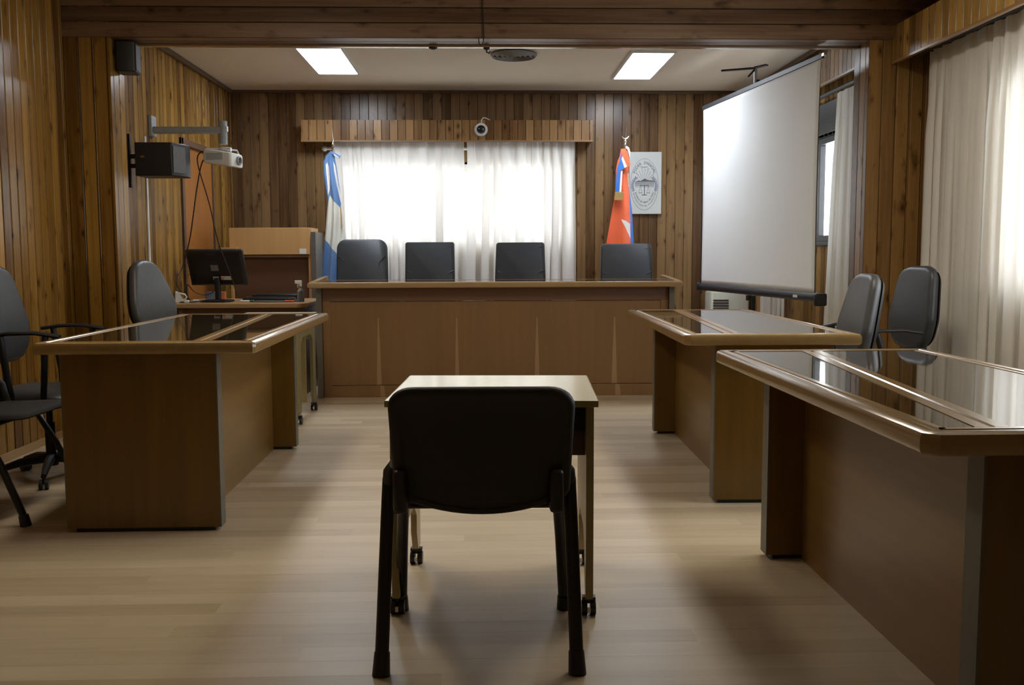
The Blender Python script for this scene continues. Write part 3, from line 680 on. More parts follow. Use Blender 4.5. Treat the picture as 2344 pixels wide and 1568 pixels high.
def bench_chair(label, loc, rot, ztop, wt, wb, rnd, mt=LEATHER, seams='arc'):
    t = thing('executive_chair', label, 'chair', loc, rot, 'black chairs behind the judges bench')
    seat_pad(t, .47, .50, .48, mt)
    z0 = .50; pts = []
    o = [( -wb / 2, z0), (wb / 2, z0)] + [(wt / 2 - rnd + rnd * math.cos(a), ztop - rnd + rnd * math.sin(a)) for a in [PI / 2 * k / 8 for k in range(9)]] + [(-(wt / 2 - rnd) - rnd * math.sin(a), ztop - rnd + rnd * math.cos(a)) for a in [PI / 2 * k / 8 for k in range(9)]]
    f = back_fn(z0, -.22, .10, .02, .25)
    mb = MB(); pillow(mb, o, [(.02, .0), (.006, .004), (0, .014), (0, .04), (.006, .052), (.02, .058), (.1, .06)], f); b = mb.build('backrest', mt, t, smooth=50)
    s = MB()
    if seams == 'arc':
        for sg in (-1, 1): s.tube([f(sg * (wt / 2 - .015), ztop - .16, -.004), f(sg * (wt / 2 - .075), ztop - .22, -.001), f(sg * (wt / 2 - .10), ztop - .34, .0), f(sg * (wt / 2 - .10), ztop - .46, .0)], .005, 6)
    else:
        s.tube([f(wt / 2 * (k / 6) * .96, ztop - .27 - .065 * (1 - (k / 6) ** 2), .0) for k in range(-6, 7)], .006, 6)
        s.tube([f(wt / 2 * (k / 6) * .96, ztop - .045 , -.001) for k in range(-6, 7)], .002, 6)
    s.build('seam', mt, b)
    MB().tube([(0, -.05, .38), (0, -.26, .385), (0, -.34, .46), (0, -.345, .66)], .024, 8, ry=.01).build('back_bar', BLACKM, t)
    for sg in (-1, 1): t_arm(t, sg, w=.27, h=.24, z0=.41)
    MB().box(-.09, .09, -.10, .08, .37, .397).build('mechanism', BLACKM, t, bevel=.008); star_base(t)
    return t
PZ = .20; ar = math.radians
bench_chair('round-topped black leather chair behind the bench beside the blue and white flag', (-1.13, 8.79, PZ), ar(181), 1.135, .475, .50, .09)
bench_chair('square-topped black chair behind the bench, left of the curtain gap', (-.495, 8.79, PZ), ar(180), 1.105, .465, .475, .022, seams='low')
bench_chair('square-topped black chair behind the bench, right of the curtain gap', (.34, 8.79, PZ), ar(175), 1.10, .46, .50, .025, seams='low')
bench_chair('black leather chair behind the bench in front of the orange flag', (1.39, 8.79, PZ), ar(183), 1.085, .49, .52, .04, seams='low')

# witness chair in the foreground, seen from behind
t = thing('visitor_chair', 'black plastic-backed stacking chair standing alone in the foreground', 'chair', (-.010, 2.84, 0), ar(-1.2))
o = rrect(-.232, .232, .0, .42, .05, 6)
o = [(x * (1.0 + .05 * (z / .42)), z if z > .05 else z - .022 * (1 - (x / .24) ** 2)) for x, z in o]
wf = lambda k: (lambda a, b, d: (a * 1.0, -.245 + .03 * (abs(a) / .25) ** 2.2 - d * k - (b - .2) * .12, .425 + b * .985))
o2 = rrect(-.232, .232, 0, .385, (.045, .045, .065, .065), 7)
o2 = [(x * (1.0 + .06 * min(1, z / .2)), z) for x, z in o2]
o3 = []
for x, z in o2:
    o3.append((x, z - (.028 * (1 - (x / .20) ** 2) if abs(x) < .2 and z < .02 else 0)))
# split the long lower edge so that it can bow down
low = [(-.187 + .374 * k / 14, 0) for k in range(1, 14)]
idx = max(i for i, p in enumerate(o2) if p[0] < 0 and p[1] < .0005)
o3 = o2[:idx + 1] + low + o2[idx + 1:]
o3 = [(x * 1.065, z - (.038 * (1 - (x / .19) ** 2) if abs(x) < .19 and z < .01 else 0)) for x, z in o3]
sf = lambda a, b, d: (a + .010, -.215 + .028 * (abs(a) / .25) ** 2.2 - d - (b - .2) * .13, .480 + b * .872)
mb = MB(); pillow(mb, o3, [(.012, .0), (.0, .004), (0, .020), (.004, .028), (.012, .032), (.030, .030), (.036, .024), (.10, .023)], sf); mb.build('back_shell', BLACKS, t, smooth=45)
oi = [(x * .9, .02 + z * .92) for x, z in o2]
mb = MB(); pillow(mb, oi, [(.10, -.036), (.02, -.033), (.004, -.024), (0, -.010), (0, .004)], sf); mb.build('backrest_pad', plain('black_weave', (.014, .014, .015), .8, scale=80), t, smooth=50)
so = rrect(-.235, .235, -.15, .23, .06, 6)
mb = MB(); pillow(mb, so, [(.03, .457), (.008, .461), (0, .468), (.004, .480), (.02, .488), (.08, .491)], lambda a, b, d: (a, b, d - .02 * (b / .23 if b < 0 else 0) * -1)); mb.build('seat', plain('black_weave_seat', (.014, .014, .015), .8, scale=80), t, smooth=50)
for s in (-1, 1):
    # rear leg rakes back from the hinge, front leg drops below the seat
    l = MB().tube([(s * .262, -.125, .535), (s * .266, -.16, .40), (s * .276, -.255, .03)], .020, 14, ry=.015).build('leg', BLACKM, t, smooth=60)
    MB().cyl((s * .275, -.243, .062), (s * .277, -.258, 0), .0225, .026, 14).build('foot_cap', BLACKP, l)
    l = MB().tube([(s * .228, -.09, .465), (s * .240, .05, .42), (s * .254, .13, .27), (s * .271, .235, .03)], .0185, 14, ry=.014).build('leg', BLACKM, t, smooth=60)
    MB().cyl((s * .270, .228, .05), (s * .271, .238, 0), .021, .024, 14).build('foot_cap', BLACKP, l)
    MB().tube([(s * .258, -.10, .43), (s * .261, -.12, .50), (s * .258, -.13, .555), (s * .246, -.15, .585)], [.020, .023, .021, .012], 12, ry=.022).build('hinge_bracket', BLACKP, t, smooth=60)
    MB().box(*sorted((s * .200, s * .240)), -.235, -.17, .455, .58).build('back_bracket', BLACKP, t, bevel=.012)
for yy, xx, zz in ((.06, .24, .43), (-.12, .235, .452)): MB().tube([(-xx, yy, zz), (xx, yy, zz)], .010, 10).build('cross_tube', BLACKM, t)
dup(t, (-2.24, 4.42, 0), ar(-92), 'black stacking chair at the left edge, only its seat and a leg in the picture')

# castor tables
def castor_table(label, loc, rot, hw, hd, h, shade_sheet=False, zc=.26, sm=None):
    t = thing('rolling_table', label, 'table', loc, rot)
    MB().box(-hw, hw, -hd, hd, h - .022, h).build('tabletop', CREAM, t, bevel=.002)
    MB().box(-hw - .001, hw + .001, -hd - .002, -hd, h - .021, h - .001).box(-hw - .002, -hw, -hd, hd, h - .021, h - .001).box(hw, hw + .002, -hd, hd, h - .021, h - .001).build('edge_band', OLIVEEDGE, t)
    for s in (-1, 1):
        x0, x1 = sorted((s * (hw - .012), s * (hw - .034)))
        prof = [(-hd + .02, .065), (-hd + .09, .065), (-hd + .13, .14), (-hd + .13, zc - .05), (-hd + .20, zc), (hd - .20, zc), (hd - .13, zc - .05), (hd - .13, .14), (hd - .09, .065), (hd - .02, .065), (hd - .02, h - .022), (-hd + .02, h - .022)]
        p = MB().prism(prof, lambda a, b, d: (d, a, b), x0, x1).build('side_panel', sm or BEIGES, t)
        MB().box(x0 - .001, x1 + .001, -hd + .017, -hd + .02, .066, h - .023).build('edge_band', OLIVEEDGE, p)
        for yy in (-hd + .06, hd - .06):
            c = MB(); xc = (x0 + x1) / 2
            for q in (-.014, .014): c.cyl((xc + q - .009, yy, .024), (xc + q + .009, yy, .024), .024, seg=18)
            c.cyl((xc, yy, .04), (xc, yy, .066), .010, seg=10); c.box(xc - .022, xc + .022, yy - .014, yy + .014, .052, .062)
            c = c.build('caster', BLACKP, p); MB().cyl((xc - .026, yy, .024), (xc + .026, yy, .024), .007, seg=10).build('axle', CHROME, c) if False else None
            MB().box(xc - .005, xc + .005, yy - .028, yy - .02, .014, .030).build('axle_cover', WHITEP, c.copy() if False else p)
    MB().box(-hw + .034, hw - .034, hd - .10, hd - .085, h - .20, h - .022).build('rear_apron', CREAM, t)
    MB().box(-hw + .034, hw - .034, -hd + .10, -hd + .112, h - .115, h - .024).build('front_apron', BLACKS, t)
    MB().box(-hw + .034, hw - .034, -hd + .115, -hd + .13, h - .20, h - .115).build('lower_apron', DARKP, t)
    if shade_sheet: MB().box(-hw + .034, hw - .034, .06, .075, .10, h - .03).build('modesty_panel', OLIVEEDGE, t)  # added olive sheet; its dark colour stands in for the shaded interior
    return t
castor_table('small cream-topped rolling table in front of the foreground chair', (.042, 3.292, 0), ar(-3), .338, .316, .72)
castor_table('cream rolling table standing behind the left table, beside the bench', (-1.53, 6.92, 0), ar(0), .262, .36, .75, True, .60, plain('shaded_side_laminate', (.20, .165, .075), .45))  # side laminate darkened, shade of the aisle-facing side put into its colour

# ------------------------------------------------------------------ projection screen
def P3(p, q, t): return tuple(a + (b - a) * t for a, b in zip(p, q))
SL = Vector((2.10, 9.05, 0)); SR = Vector((2.375, 6.69, 0)); sd = (SR - SL).normalized(); sn = Vector((sd.y, -sd.x, 0));
if sn.x > 0: sn = -sn
L = (SR - SL).length
t = thing('projection_screen', 'white projection screen on a black stand at the right of the room', 'projection screen', tuple(SL))
W = lambda a, d, z: tuple(sd * a + sn * d + Vector((0, 0, z)))
zb, zt = .90, 2.535
def edge(v): return .012 * math.sin(v * PI) 
def fabric(u, v):
    z = zb + (zt - zb) * v; pinch = .035 * math.sin(PI * v) * (2 * u - 1) * .6
    return W(.015 + u * (L - .03) - pinch * .5 + (.012 * (v ** 6) * (2 * u - 1)), .004 + .010 * math.sin(PI * u) * math.sin(PI * v), z)
mb = MB().grid(40, 40, fabric); f = mb.build('screen_fabric', SCREENW, t, smooth=80, recalc=False, solid=.002)
BORD = plain('black_border', (.02, .02, .022), .6, noise_amt=0)
def bord(u, v, side):
    z = zb + (zt - zb) * v; b = .03
    a = (.0 if side < 0 else L) ; p = .035 * math.sin(PI * v) * side * .6 * .5
    a = (.015 - .03 + u * .03) if side < 0 else (L - .015 + u * .012)
    return W(a - p, .003, z)
MB().grid(2, 30, lambda u, v: bord(u, v, -1)).build('black_border', BORD, t, solid=.002, recalc=False)
MB().grid(2, 30, lambda u, v: bord(u, v, 1)).build('black_border', BORD, t, solid=.002, recalc=False)
HOUS = plain('blue_black_metal', (.018, .021, .028), .5)
hs = MB(); hs.tube([W(-.02, -.01, zb - .03), W(L + .03, -.01, zb - .03)], .034, 20).build('roller_housing', HOUS, t, smooth=60)
MB().obox(Vector(W(L + .05, -.01, zb - .045)), sd, sn, Vector((0, 0, 1)), .02, .045, .045).build('housing_end_cap', BLACKP, t, bevel=.012)
MB().obox(Vector(W(-.035, -.01, zb - .03)), sd, sn, Vector((0, 0, 1)), .018, .04, .04).build('housing_end_cap', BLACKP, t, bevel=.012)
MB().obox(Vector(W(L - .28, .022, zb - .032)), sd, sn, Vector((0, 0, 1)), .035, .004, .010).build('badge', WHITEP, t)
MB().obox(Vector(W(L / 2, 0, zt + .016)), sd, sn, Vector((0, 0, 1)), L / 2 + .02, .010, .020).build('top_bar', HOUS, t, bevel=.004)
MB().obox(Vector(W(L + .035, 0, zt + .02)), sd, sn, Vector((0, 0, 1)), .018, .012, .012).build('bar_tip', CHROME, t, bevel=.003)
pc = L * .47
MB().obox(Vector(W(pc, -.06, (zt + .08) / 2 + .2)), sd, sn, Vector((0, 0, 1)), .016, .016, (zt - .32) / 2).build('pole', BLACKM, t, bevel=.003)
MB().obox(Vector(W(pc, -.04, zt + .09)), sd, sn, Vector((0, 0, 1)), .012, .012, .10).build('top_post', GREYP, t, bevel=.003)
q = MB(); q.bar(W(pc, -.04, zt + .175), W(pc - .10, .22, zt + .165), .035, .014); q.bar(W(pc, -.04, zt + .18), W(pc + .09, -.10, zt + .185), .045, .012); q.bar(W(pc, -.04, zt + .17), W(pc + .02, .03, zt + .10), .014, .014); q.build('keystone_arm', BLACKM, t, bevel=.003)
for a in (30, 150, 270):
    dd = Vector((math.cos(ar(a)), math.sin(ar(a)), 0)) * (.42 if a != 30 else .30); c = Vector(W(pc, -.06, 0))
    MB().tube([tuple(c + Vector((0, 0, .42))), tuple(c + dd * .6 + Vector((0, 0, .22))), tuple(c + dd + Vector((0, 0, .012)))], .011, 10).build('tripod_leg', BLACKM, t)
MB().obox(Vector(W(pc, -.035, zb - .09)), sd, sn, Vector((0, 0, 1)), .03, .03, .022).build('clamp', BLACKM, t, bevel=.004)

# heater / air conditioner in the corner
t = thing('heater', 'beige floor-standing heater in the corner under the projection screen', 'heater', (2.56, 9.86, 0))
BE = plain('beige_enamel', (.50, .50, .42), .4, noise_amt=.02)
mb = MB(); pillow(mb, rrect(-.20, .20, -.15, .15, .03, 4), [(.02, .02), (0, .03), (0, .78), (.006, .79), (.02, .795)], lambda a, b, d: (a, b, d)); mb.build('casing', BE, t, smooth=40)
g = MB()
for k in range(4): g.box(-.18, -.02, -.158, -.15, .70 - k * .028, .712 - k * .028)
g.build('louvre', ALU, t); MB().cyl((-.05, -.149, .60), (-.05, -.162, .60), .014).build('knob', BLACKP, t)

# ------------------------------------------------------------------ projector, speakers, conduit
t = thing('projector_mount', 'grey wall arm holding the projector above the computer desk', 'bracket', (XL, 7.66, 2.19))
AR = plain('grey_paint', (.30, .31, .31), .45)
MB().box(0, .03, -.055, .055, -.075, .085).build('wall_plate', GREYP, t, bevel=.006)
MB().box(.03, .55, -.03, .03, -.05, .0).build('arm', AR, t, bevel=.004)
MB().cyl((.565, 0, -.135), (.565, 0, .045), .032, seg=24).build('drop_tube', GREYP, t)
MB().box(.590, .602, -.02, .02, -.035, .005).build('lock_knob', WHITEP, t, bevel=.003)
t2 = thing('projector', 'white projector hanging from the grey wall arm', 'projector', (-2.035, 7.64, 1.965), ar(-12))
mb = MB(); pillow(mb, rrect(-.15, .15, -.12, .12, .025, 5), [(.02, -.060), (.004, -.054), (0, -.04), (0, .030), (.004, .044), (.02, .050), (.05, .052)], lambda a, b, d: (a * .78, b * .92, d - .06 * (a + .15) / .5)); mb.build('casing', WHITEP, t2, smooth=45)
g = MB()
for k in range(9): g.box(-.09, .05, -.1125, -.109, -.032 + k * .006 - .008, -.029 + k * .006 - .008)
g.build('vent_grille', GREYP, t2)
MB().lathe([(.036, 0), (.036, .018), (.028, .022), (.024, .012)], (.114, .02, -.040), (1, 0, 0), 24).build('lens_ring', GREYP, t2)
MB().lathe([(.024, .010), (.018, .016), (.0, .02)], (.116, .02, -.040), (1, 0, 0), 20).build('lens', plain('lens_glass', (.01, .012, .02), .04, noise_amt=0), t2)
MB().cyl((0.02, .0, .035), (0.02, 0, .062), .05).tube([(.02, 0, .05), (.09, -.06, .045), (.10, -.07, .02)], .007, 8).tube([(.02, 0, .05), (.09, .06, .045), (.10, .07, .01)], .007, 8).tube([(.02, 0, .05), (-.10, -.07, .05), (-.11, -.08, .03)], .007, 8).build('mount_bracket', WHITEP, t2)
for lb, pts in (('black cable drooping from the projector to the wall and desk', [(-2.15, 7.56, 1.985), (-2.20, 7.58, 1.98), (-2.24, 7.66, 1.90), (-2.20, 7.8, 1.6), (-2.18, 7.95, 1.3), (-2.12, 8.1, 1.0), (-2.10, 8.2, .84)]),
                ('black cable swinging from the projector towards the door frame', [(-2.13, 7.60, 1.93), (-2.19, 7.62, 1.92), (-2.28, 7.75, 1.72), (-2.42, 8.0, 1.35), (-2.52, 8.1, 1.1), (-2.55, 8.0, .95), (-2.52, 8.25, .80)])):
    P = [Vector(p) for p in pts]; path = []
    for i in range(len(P) - 1):
        p0, p1, p2, p3 = P[max(i - 1, 0)], P[i], P[i + 1], P[min(i + 2, len(P) - 1)]
        for k in range(6):
            u = k / 6; path.append(.5 * ((2 * p1) + (-p0 + p2) * u + (2 * p0 - 5 * p1 + 4 * p2 - p3) * u * u + (-p0 + 3 * p1 - 3 * p2 + p3) * u ** 3))
    path.append(P[-1]); tag(MB().tube(path, .005, 8).build('cable', plain('brown_black_rubber', (.03, .015, .012), .5)), lb, 'cable')
t = thing('loudspeaker', 'small black loudspeaker high on the left pilaster under the beam', 'speaker', (PLX, 6.62, 2.51), ar(8))
mb = MB(); pillow(mb, rrect(.012, .135, -.08, .08, .012, 3), [(.006, -.10), (0, -.094), (0, .094), (.006, .10)], lambda a, b, d: (a, b, d)); mb.build('cabinet', BLACKP, t, smooth=40)
MB().box(.135, .141, -.072, .072, -.09, .09).build('grille', plain('grey_grille', (.05, .052, .055), .6), t, bevel=.002)
MB().box(-.01, .014, -.02, .02, -.03, .03).build('wall_bracket', BLACKM, t)
MB().box(.03, .10, -.084, -.080, -.104, -.094).build('edge_clip', CHROME, t) if False else None
t = thing('loudspeaker', 'wide black loudspeaker on a wall bracket below the projector arm', 'speaker', (XL, 7.15, 1.875))
mb = MB(); mb.loft([[(x, y, -.115 + .004 * 0) for x, y in ((.09, -.11), (.355, -.11), (.415, .03), (.415, .14), (.09, .14))], [(x, y, .125) for x, y in ((.09, -.11), (.355, -.11), (.415, .03), (.415, .14), (.09, .14))]]); mb.build('cabinet', BLACKP, t, bevel=.006)
MB().prism([(-.095, -.09), (-.095, .10), (.095, .10), (.095, -.09)], lambda a, b, d: tuple(Vector((.385, -.04, b)) + Vector((.06, .14, 0)).normalized() * a * .68 + Vector((.14, -.06, 0)).normalized() * d), .0, .006).build('grille', plain('grey_grille_2', (.13, .13, .13), .55), t)
MB().box(0, .02, .0, .03, -.19, .20).box(0, .02, -.09, -.06, -.21, .22).box(.02, .10, -.02, .02, .02, .05).box(.02, .10, -.02, .02, -.05, -.02).build('wall_bracket', BLACKM, t, bevel=.003)
MB().box(.13, .16, -.113, -.11, .015, .03).build('badge', CHROME, t)
t = MB().box(XL, XL + .012, 7.50, 7.525, .0, 2.10).build('cable_conduit', WHITEP, bevel=.002); tag(t, 'thin white cable conduit running down the left wall under the projector arm', 'conduit')
tag(MB().tube([(XL + .01, 7.02, 1.66), (XL + .012, 7.03, 1.4), (XL + .008, 7.05, 1.2), (XL + .03, 7.06, .95), (XL + .02, 7.05, .5)], .004, 6).build('cable', BLACKP), 'thin dark cable hanging on the left wall under the wide loudspeaker', 'cable')

# ------------------------------------------------------------------ computer desk and hutch
t = thing('computer_desk', 'wooden computer desk with raised edge beside the bench', 'desk', (-2.04, 7.93, 0))
pts = [(-.54, 0), (.50, 0), (.575, .10), (.575, .84), (-.54, .84)]
MB().loft([[(x, y, .79 + z) for x, y in offset_poly(pts, o)] for o, z in [(.014, -.045), (.004, -.04), (0, -.03), (0, -.010), (.006, -.002), (.014, 0), (.04, 0), (.042, -.003)]]).build('desktop', veneer('desk_top_wood', (.40, .25, .12), 0, .3, .3), t, smooth=30)
MB().box(-.50, -.465, .06, .80, 0, .745).build('end_panel', DARKP, t); MB().box(.50, .535, .10, .80, 0, .745).build('end_panel', DARKP, t)
MB().box(-.465, .50, .12, .14, .30, .745).build('modesty_panel', DARKP, t)
t = thing('cupboard', 'pale wooden cupboard with an open dark recess behind the monitor', 'cupboard', (-1.99, 9.02, 0))
MB().box(-.375, .375, -.02, 0, 1.19, 1.44).build('upper_panel', PLYB, t, bevel=.002)
MB().box(-.375, -.355, 0, .38, 0, 1.44).build('side_panel', PLYB, t)
q = MB().box(.355, .385, 0, .38, 0, 1.44).build('side_panel', PLYB, t)
MB().box(.385, .430, -.03, .36, .0, 1.40).build('grey_side_strip', plain('grey_melamine', (.115, .10, .09), .5), t)
MB().box(-.355, .355, 0, .38, 1.42, 1.438).build('top_board', PLYB, t)
MB().box(-.355, .355, .05, .07, .0, 1.20).build('recess_back', DARKP, t)
MB().box(-.355, .355, -.015, .05, 1.165, 1.185).build('recess_rail', DARKP, t)
MB().box(-.45, -.30, -.05, -.022, 1.243, 1.257).build('shelf_lip', PLYB, t)
tag(MB().box(-1.712, -1.650, 8.993, 8.998, 1.195, 1.245).build('label_sticker', WHITEP), 'small white sticker on the cupboard panel behind the monitor', 'sticker')

t = thing('monitor', 'black computer monitor seen from behind on the computer desk', 'monitor', (-2.275, 8.22, .79), ar(-4))
tl = ar(24)
mf = lambda a, b, d: (a, -.02 + d * math.cos(tl) - b * math.sin(tl) + .02, .285 + b * math.cos(tl) + d * math.sin(tl))
mb = MB(); pillow(mb, rrect(-.245, .245, -.165, .165, .008, 3), [(.0, .03), (0, .006), (.004, .0), (.02, -.010), (.028, -.012)], mf); mb.build('casing', plain('black_casing', (.008, .007, .007), .45), t, smooth=35)
MB().prism([(-.235, -.155), (.235, -.155), (.235, .155), (-.235, .155)], mf, .030, .032).build('screen', plain('monitor_panel', (.02, .02, .022), .1), t)
MB().tube([(0, .02, .012), (0, .02, .10), (0, .0, .20)], .026, 12, ry=.02).build('stand_neck', BLACKP, t)
mb = MB(); pillow(mb, rrect(-.13, .13, -.10, .10, .05, 5), [(.0, .0), (0, .008), (.01, .014), (.05, .018)], lambda a, b, d: (a, b, d)); mb.build('stand_base', BLACKP, t, smooth=50)
ST = plain('grey_label', (.16, .16, .155), .6); SW = plain('white_label', (.55, .56, .58), .6)
MB().prism([(-.045, -.02), (.02, -.02), (.02, .035), (-.045, .035)], mf, -.0140, -.0115).build('sticker', ST, t)
MB().prism([(-.04, -.105), (.01, -.105), (.01, -.075), (-.04, -.075)], mf, -.0140, -.0115).build('sticker', SW, t)
q = MB().prism([(.03, -.105), (.12, -.105), (.12, -.070), (.03, -.070)], mf, -.0140, -.0115).build('sticker', SW, t)
MB().prism([(.034, -.103), (.052, -.103), (.056, -.088), (.050, -.080), (.036, -.085)], mf, -.0147, -.0140).build('orange_print', plain('orange_ink', (.65, .18, .05), .6), q)
MB().prism([(-.06, .128), (.01, .128), (.01, .138), (-.06, .138)], mf, -.0140, -.0115).build('badge', plain('dark_badge', (.03, .028, .026), .4), t)

def at(o, lb, cat, g=None): return tag(o, lb, cat, g)
t = thing('keyboard', 'black keyboard lying on the computer desk right of the monitor', 'keyboard', (-1.87, 8.40, .789), ar(2))
MB().box(-.22, .22, -.07, .07, 0, .022).build('casing', BLACKP, t, bevel=.004)
k = MB()
for r in range(5):
    for c in range(18): k.box(-.21 + c * .0235, -.21 + c * .0235 + .020, -.058 + r * .024, -.058 + r * .024 + .020, .022, .029)
k.build('keys', plain('key_black', (.02, .02, .02), .5), t)
t = thing('document_scanner', 'flat black device on the desk behind the keyboard', 'device', (-1.83, 8.60, .789), ar(1)); MB().box(-.23, .20, -.06, .08, 0, .045).build('casing', BLACKP, t, bevel=.006); MB().box(-.20, .17, -.05, .05, .045, .05).build('lid', BLACKS, t, bevel=.002)
t = thing('marker_pen', 'green and white marker lying on the desk front right of the monitor base', 'pen', (-2.00, 8.10, .797), 0)
MB().cyl((-.05, 0, 0), (.03, 0, 0), .008, seg=14).build('barrel', WHITEP, t); MB().cyl((.03, 0, 0), (.065, 0, 0), .009, seg=14).build('cap', plain('green_cap', (.02, .12, .05), .4), t)
t = thing('pointer', 'thin rod with an orange-red grip lying on the desk front', 'pointer', (-1.70, 8.08, .796), ar(1))
MB().cyl((-.24, 0, 0), (.05, 0, 0), .004, seg=8).build('rod', GREYP, t); MB().cyl((.03, 0, 0), (.105, 0, 0), .0085, seg=12).build('grip', plain('orange_red_grip', (.85, .13, .05), .45), t); MB().cyl((.105, 0, 0), (.14, 0, 0), .005, seg=8).build('tip', BLACKP, t)
t = thing('paper_holder', 'white folded paper holder standing at the left end of the desk', 'holder', (-2.535, 8.06, .789), ar(20))
mb = MB(); mb.prism([(-.05, 0), (.05, 0), (.052, .02), (.01, .035), (-.01, .085), (-.045, .10)], lambda a, b, d: (a, d, b), -.03, .03); mb.build('body', WHITEP, t, bevel=.005)
MB().tube([(-.01, -.03, .08), (.03, -.032, .07), (.045, -.03, .045), (.03, -.03, .03)], .007, 8).build('handle', WHITEP, t)
tag(MB().box(-2.43, -2.385, 8.03, 8.07, .789, .815).build('plug', WHITEP, bevel=.005), 'small white plug at the front left corner of the desk', 'plug')
tag(MB().box(-2.49, -2.45, 7.99, 8.02, .789, .812).build('plug', WHITEP, bevel=.005), 'white plug lying next to the white holder on the desk', 'plug')
t = thing('box', 'grey and orange carton behind the monitor stand on the desk', 'box', (-2.33, 8.45, .789), ar(8)); MB().box(-.10, .06, -.05, .05, 0, .075).build('carton', plain('grey_card', (.12, .13, .15), .6), t, bevel=.002); MB().box(.02, .061, -.051, .051, .001, .074).build('orange_panel', plain('orange_card', (.45, .12, .03), .6), t)
tag(MB().box(-2.42, -2.24, 8.28, 8.38, .789, .795).build('paper', WHITEP), 'sheet of white paper lying under the monitor', 'paper')
def loopcable(lb, pts, r=.004):
    P = [Vector(p) for p in pts]; path = []
    for i in range(len(P) - 1):
        p0, p1, p2, p3 = P[max(i - 1, 0)], P[i], P[i + 1], P[min(i + 2, len(P) - 1)]
        for k in range(6):
            u = k / 6; path.append(.5 * ((2 * p1) + (-p0 + p2) * u + (2 * p0 - 5 * p1 + 4 * p2 - p3) * u * u + (-p0 + 3 * p1 - 3 * p2 + p3) * u ** 3))
    path.append(P[-1]); return tag(MB().tube(path, r, 8).build('cable', BLACKP), lb, 'cable')
loopcable('black cable looping from the monitor to the left end of the desk', [(-2.30, 8.34, .90), (-2.36, 8.36, .86), (-2.42, 8.34, .84), (-2.5, 8.32, .87), (-2.55, 8.32, .93), (-2.57, 8.34, .90), (-2.57, 8.36, .80)])
loopcable('black cable coiled along the front edge of the desk', [(-2.53, 8.02, .795), (-2.46, 8.0, .796), (-2.38, 8.02, .80), (-2.3, 8.05, .81), (-2.22, 8.1, .80)])
loopcable('thin black cable curling in front of the marker on the desk', [(-1.95, 8.05, .795), (-1.85, 7.99, .795), (-1.76, 7.98, .795), (-1.68, 8.01, .795), (-1.60, 8.02, .795)])
t = thing('spray_bottle', 'clear spray bottle standing at the desk corner against the bench', 'bottle', (-1.535, 8.06, .789), ar(200))
CL = plain('clear_plastic', (.55, .56, .56), .12, noise_amt=0); CL.node_tree.nodes['Principled BSDF'].inputs['Transmission Weight'].default_value = .85; CL.node_tree.nodes['Principled BSDF'].inputs['IOR'].default_value = 1.2
MB().lathe([(.028, 0), (.031, .008), (.031, .085), (.024, .105), (.012, .118), (.012, .135)], (0, 0, 0), seg=24).build('bottle_body', CL, t, smooth=50)
MB().cyl((0, 0, .13), (0, 0, .155), .014, seg=16).box(-.012, .045, -.010, .010, .155, .182).box(.018, .026, -.006, .006, .12, .158).build('spray_head', WHITEP, t, bevel=.003)

# ------------------------------------------------------------------ wall plaque with the emblem
t = thing('wall_plaque', 'light grey plaque with an oval court emblem beside the orange flag', 'plaque', (1.728, YB - .03, 1.93))
PQ = plain('plaque_grey', (.50, .52, .51), .45, noise_amt=.01)
MB().box(-.172, .172, -.012, .018, -.325, .325).build('board', PQ, t, bevel=.004)
INK = plain('dark_ink', (.05, .055, .07), .6); INK2 = plain('grey_ink', (.24, .25, .26), .6); INK3 = plain('pale_ink', (.40, .41, .41), .6); BLUEI = plain('blue_grey_ink', (.16, .19, .28), .6)
YF = -.0135
def flat(polys, name, mt, y=YF):
    mb = MB()
    for p in polys: mb.prism(p, lambda a, b, d: (a, d, b), y - .0006, y + .0014)
    return mb.build(name, mt, t, smooth=0)
ex, ez, ea, eb = -.01, -.015, .148, .268
ell = lambda k, a, b: (ex + a * math.cos(k), ez + b * math.sin(k))
ring = MB(); ring.loft([[(x, YF, z) for x, z in [ell(2 * PI * k / 72, ea + o, eb + o) for k in range(72)]] for o in (-.0022, .0022)], cap=False); ring.build('oval_outline', INK2, t, smooth=0)
# sun rays
rays = []
for k in range(9):
    a0 = ar(14 + k * 17.2); a1 = a0 + ar(8.5); r0, r1 = .03, .165 if k % 2 else .15
    rays.append([(ex + r0 * math.cos(a0) * .8, .0 + r0 * math.sin(a0)), (ex + r1 * math.cos(a0) * .72, .0 + r1 * math.sin(a0)), (ex + r1 * math.cos(a1) * .72, .0 + r1 * math.sin(a1)), (ex + r0 * math.cos(a1) * .8, .0 + r0 * math.sin(a1))])
flat(rays, 'sun_rays', INK3)
flat([[(-.115, .012), (-.09, .02), (-.07, .026), (-.05, .022), (-.02, .04), (-.005, .046), (.02, .034), (.05, .028), (.095, .024), (.10, .012)]], 'mountain', plain('mountain_ink', (.10, .105, .11), .6), YF - .001)
flat([[(-.11, .008 - k * .012), (.095, .008 - k * .012), (.095, .008 - k * .012 - (.010 - k * .0016)), (-.11, .008 - k * .012 - (.010 - k * .0016))] for k in range(5)], 'sea_lines', INK2)
def strip(p, q, w2):
    d = Vector(q) - Vector(p); n = Vector((-d.y, d.x)).normalized() * w2
    return [(p[0] + n.x, p[1] + n.y), (p[0] - n.x, p[1] - n.y), (q[0] - n.x, q[1] - n.y), (q[0] + n.x, q[1] + n.y)]
cx = -.010
sc_p = [strip((cx, -.02), (cx, -.122), .0028), strip((cx - .045, -.022), (cx, -.030), .0018), strip((cx, -.030), (cx + .045, -.022), .0018), strip((cx - .028, -.126), (cx + .028, -.126), .0035),
        strip((cx - .06, -.104), (cx - .022, -.104), .002), strip((cx + .022, -.104), (cx + .06, -.104), .002)]
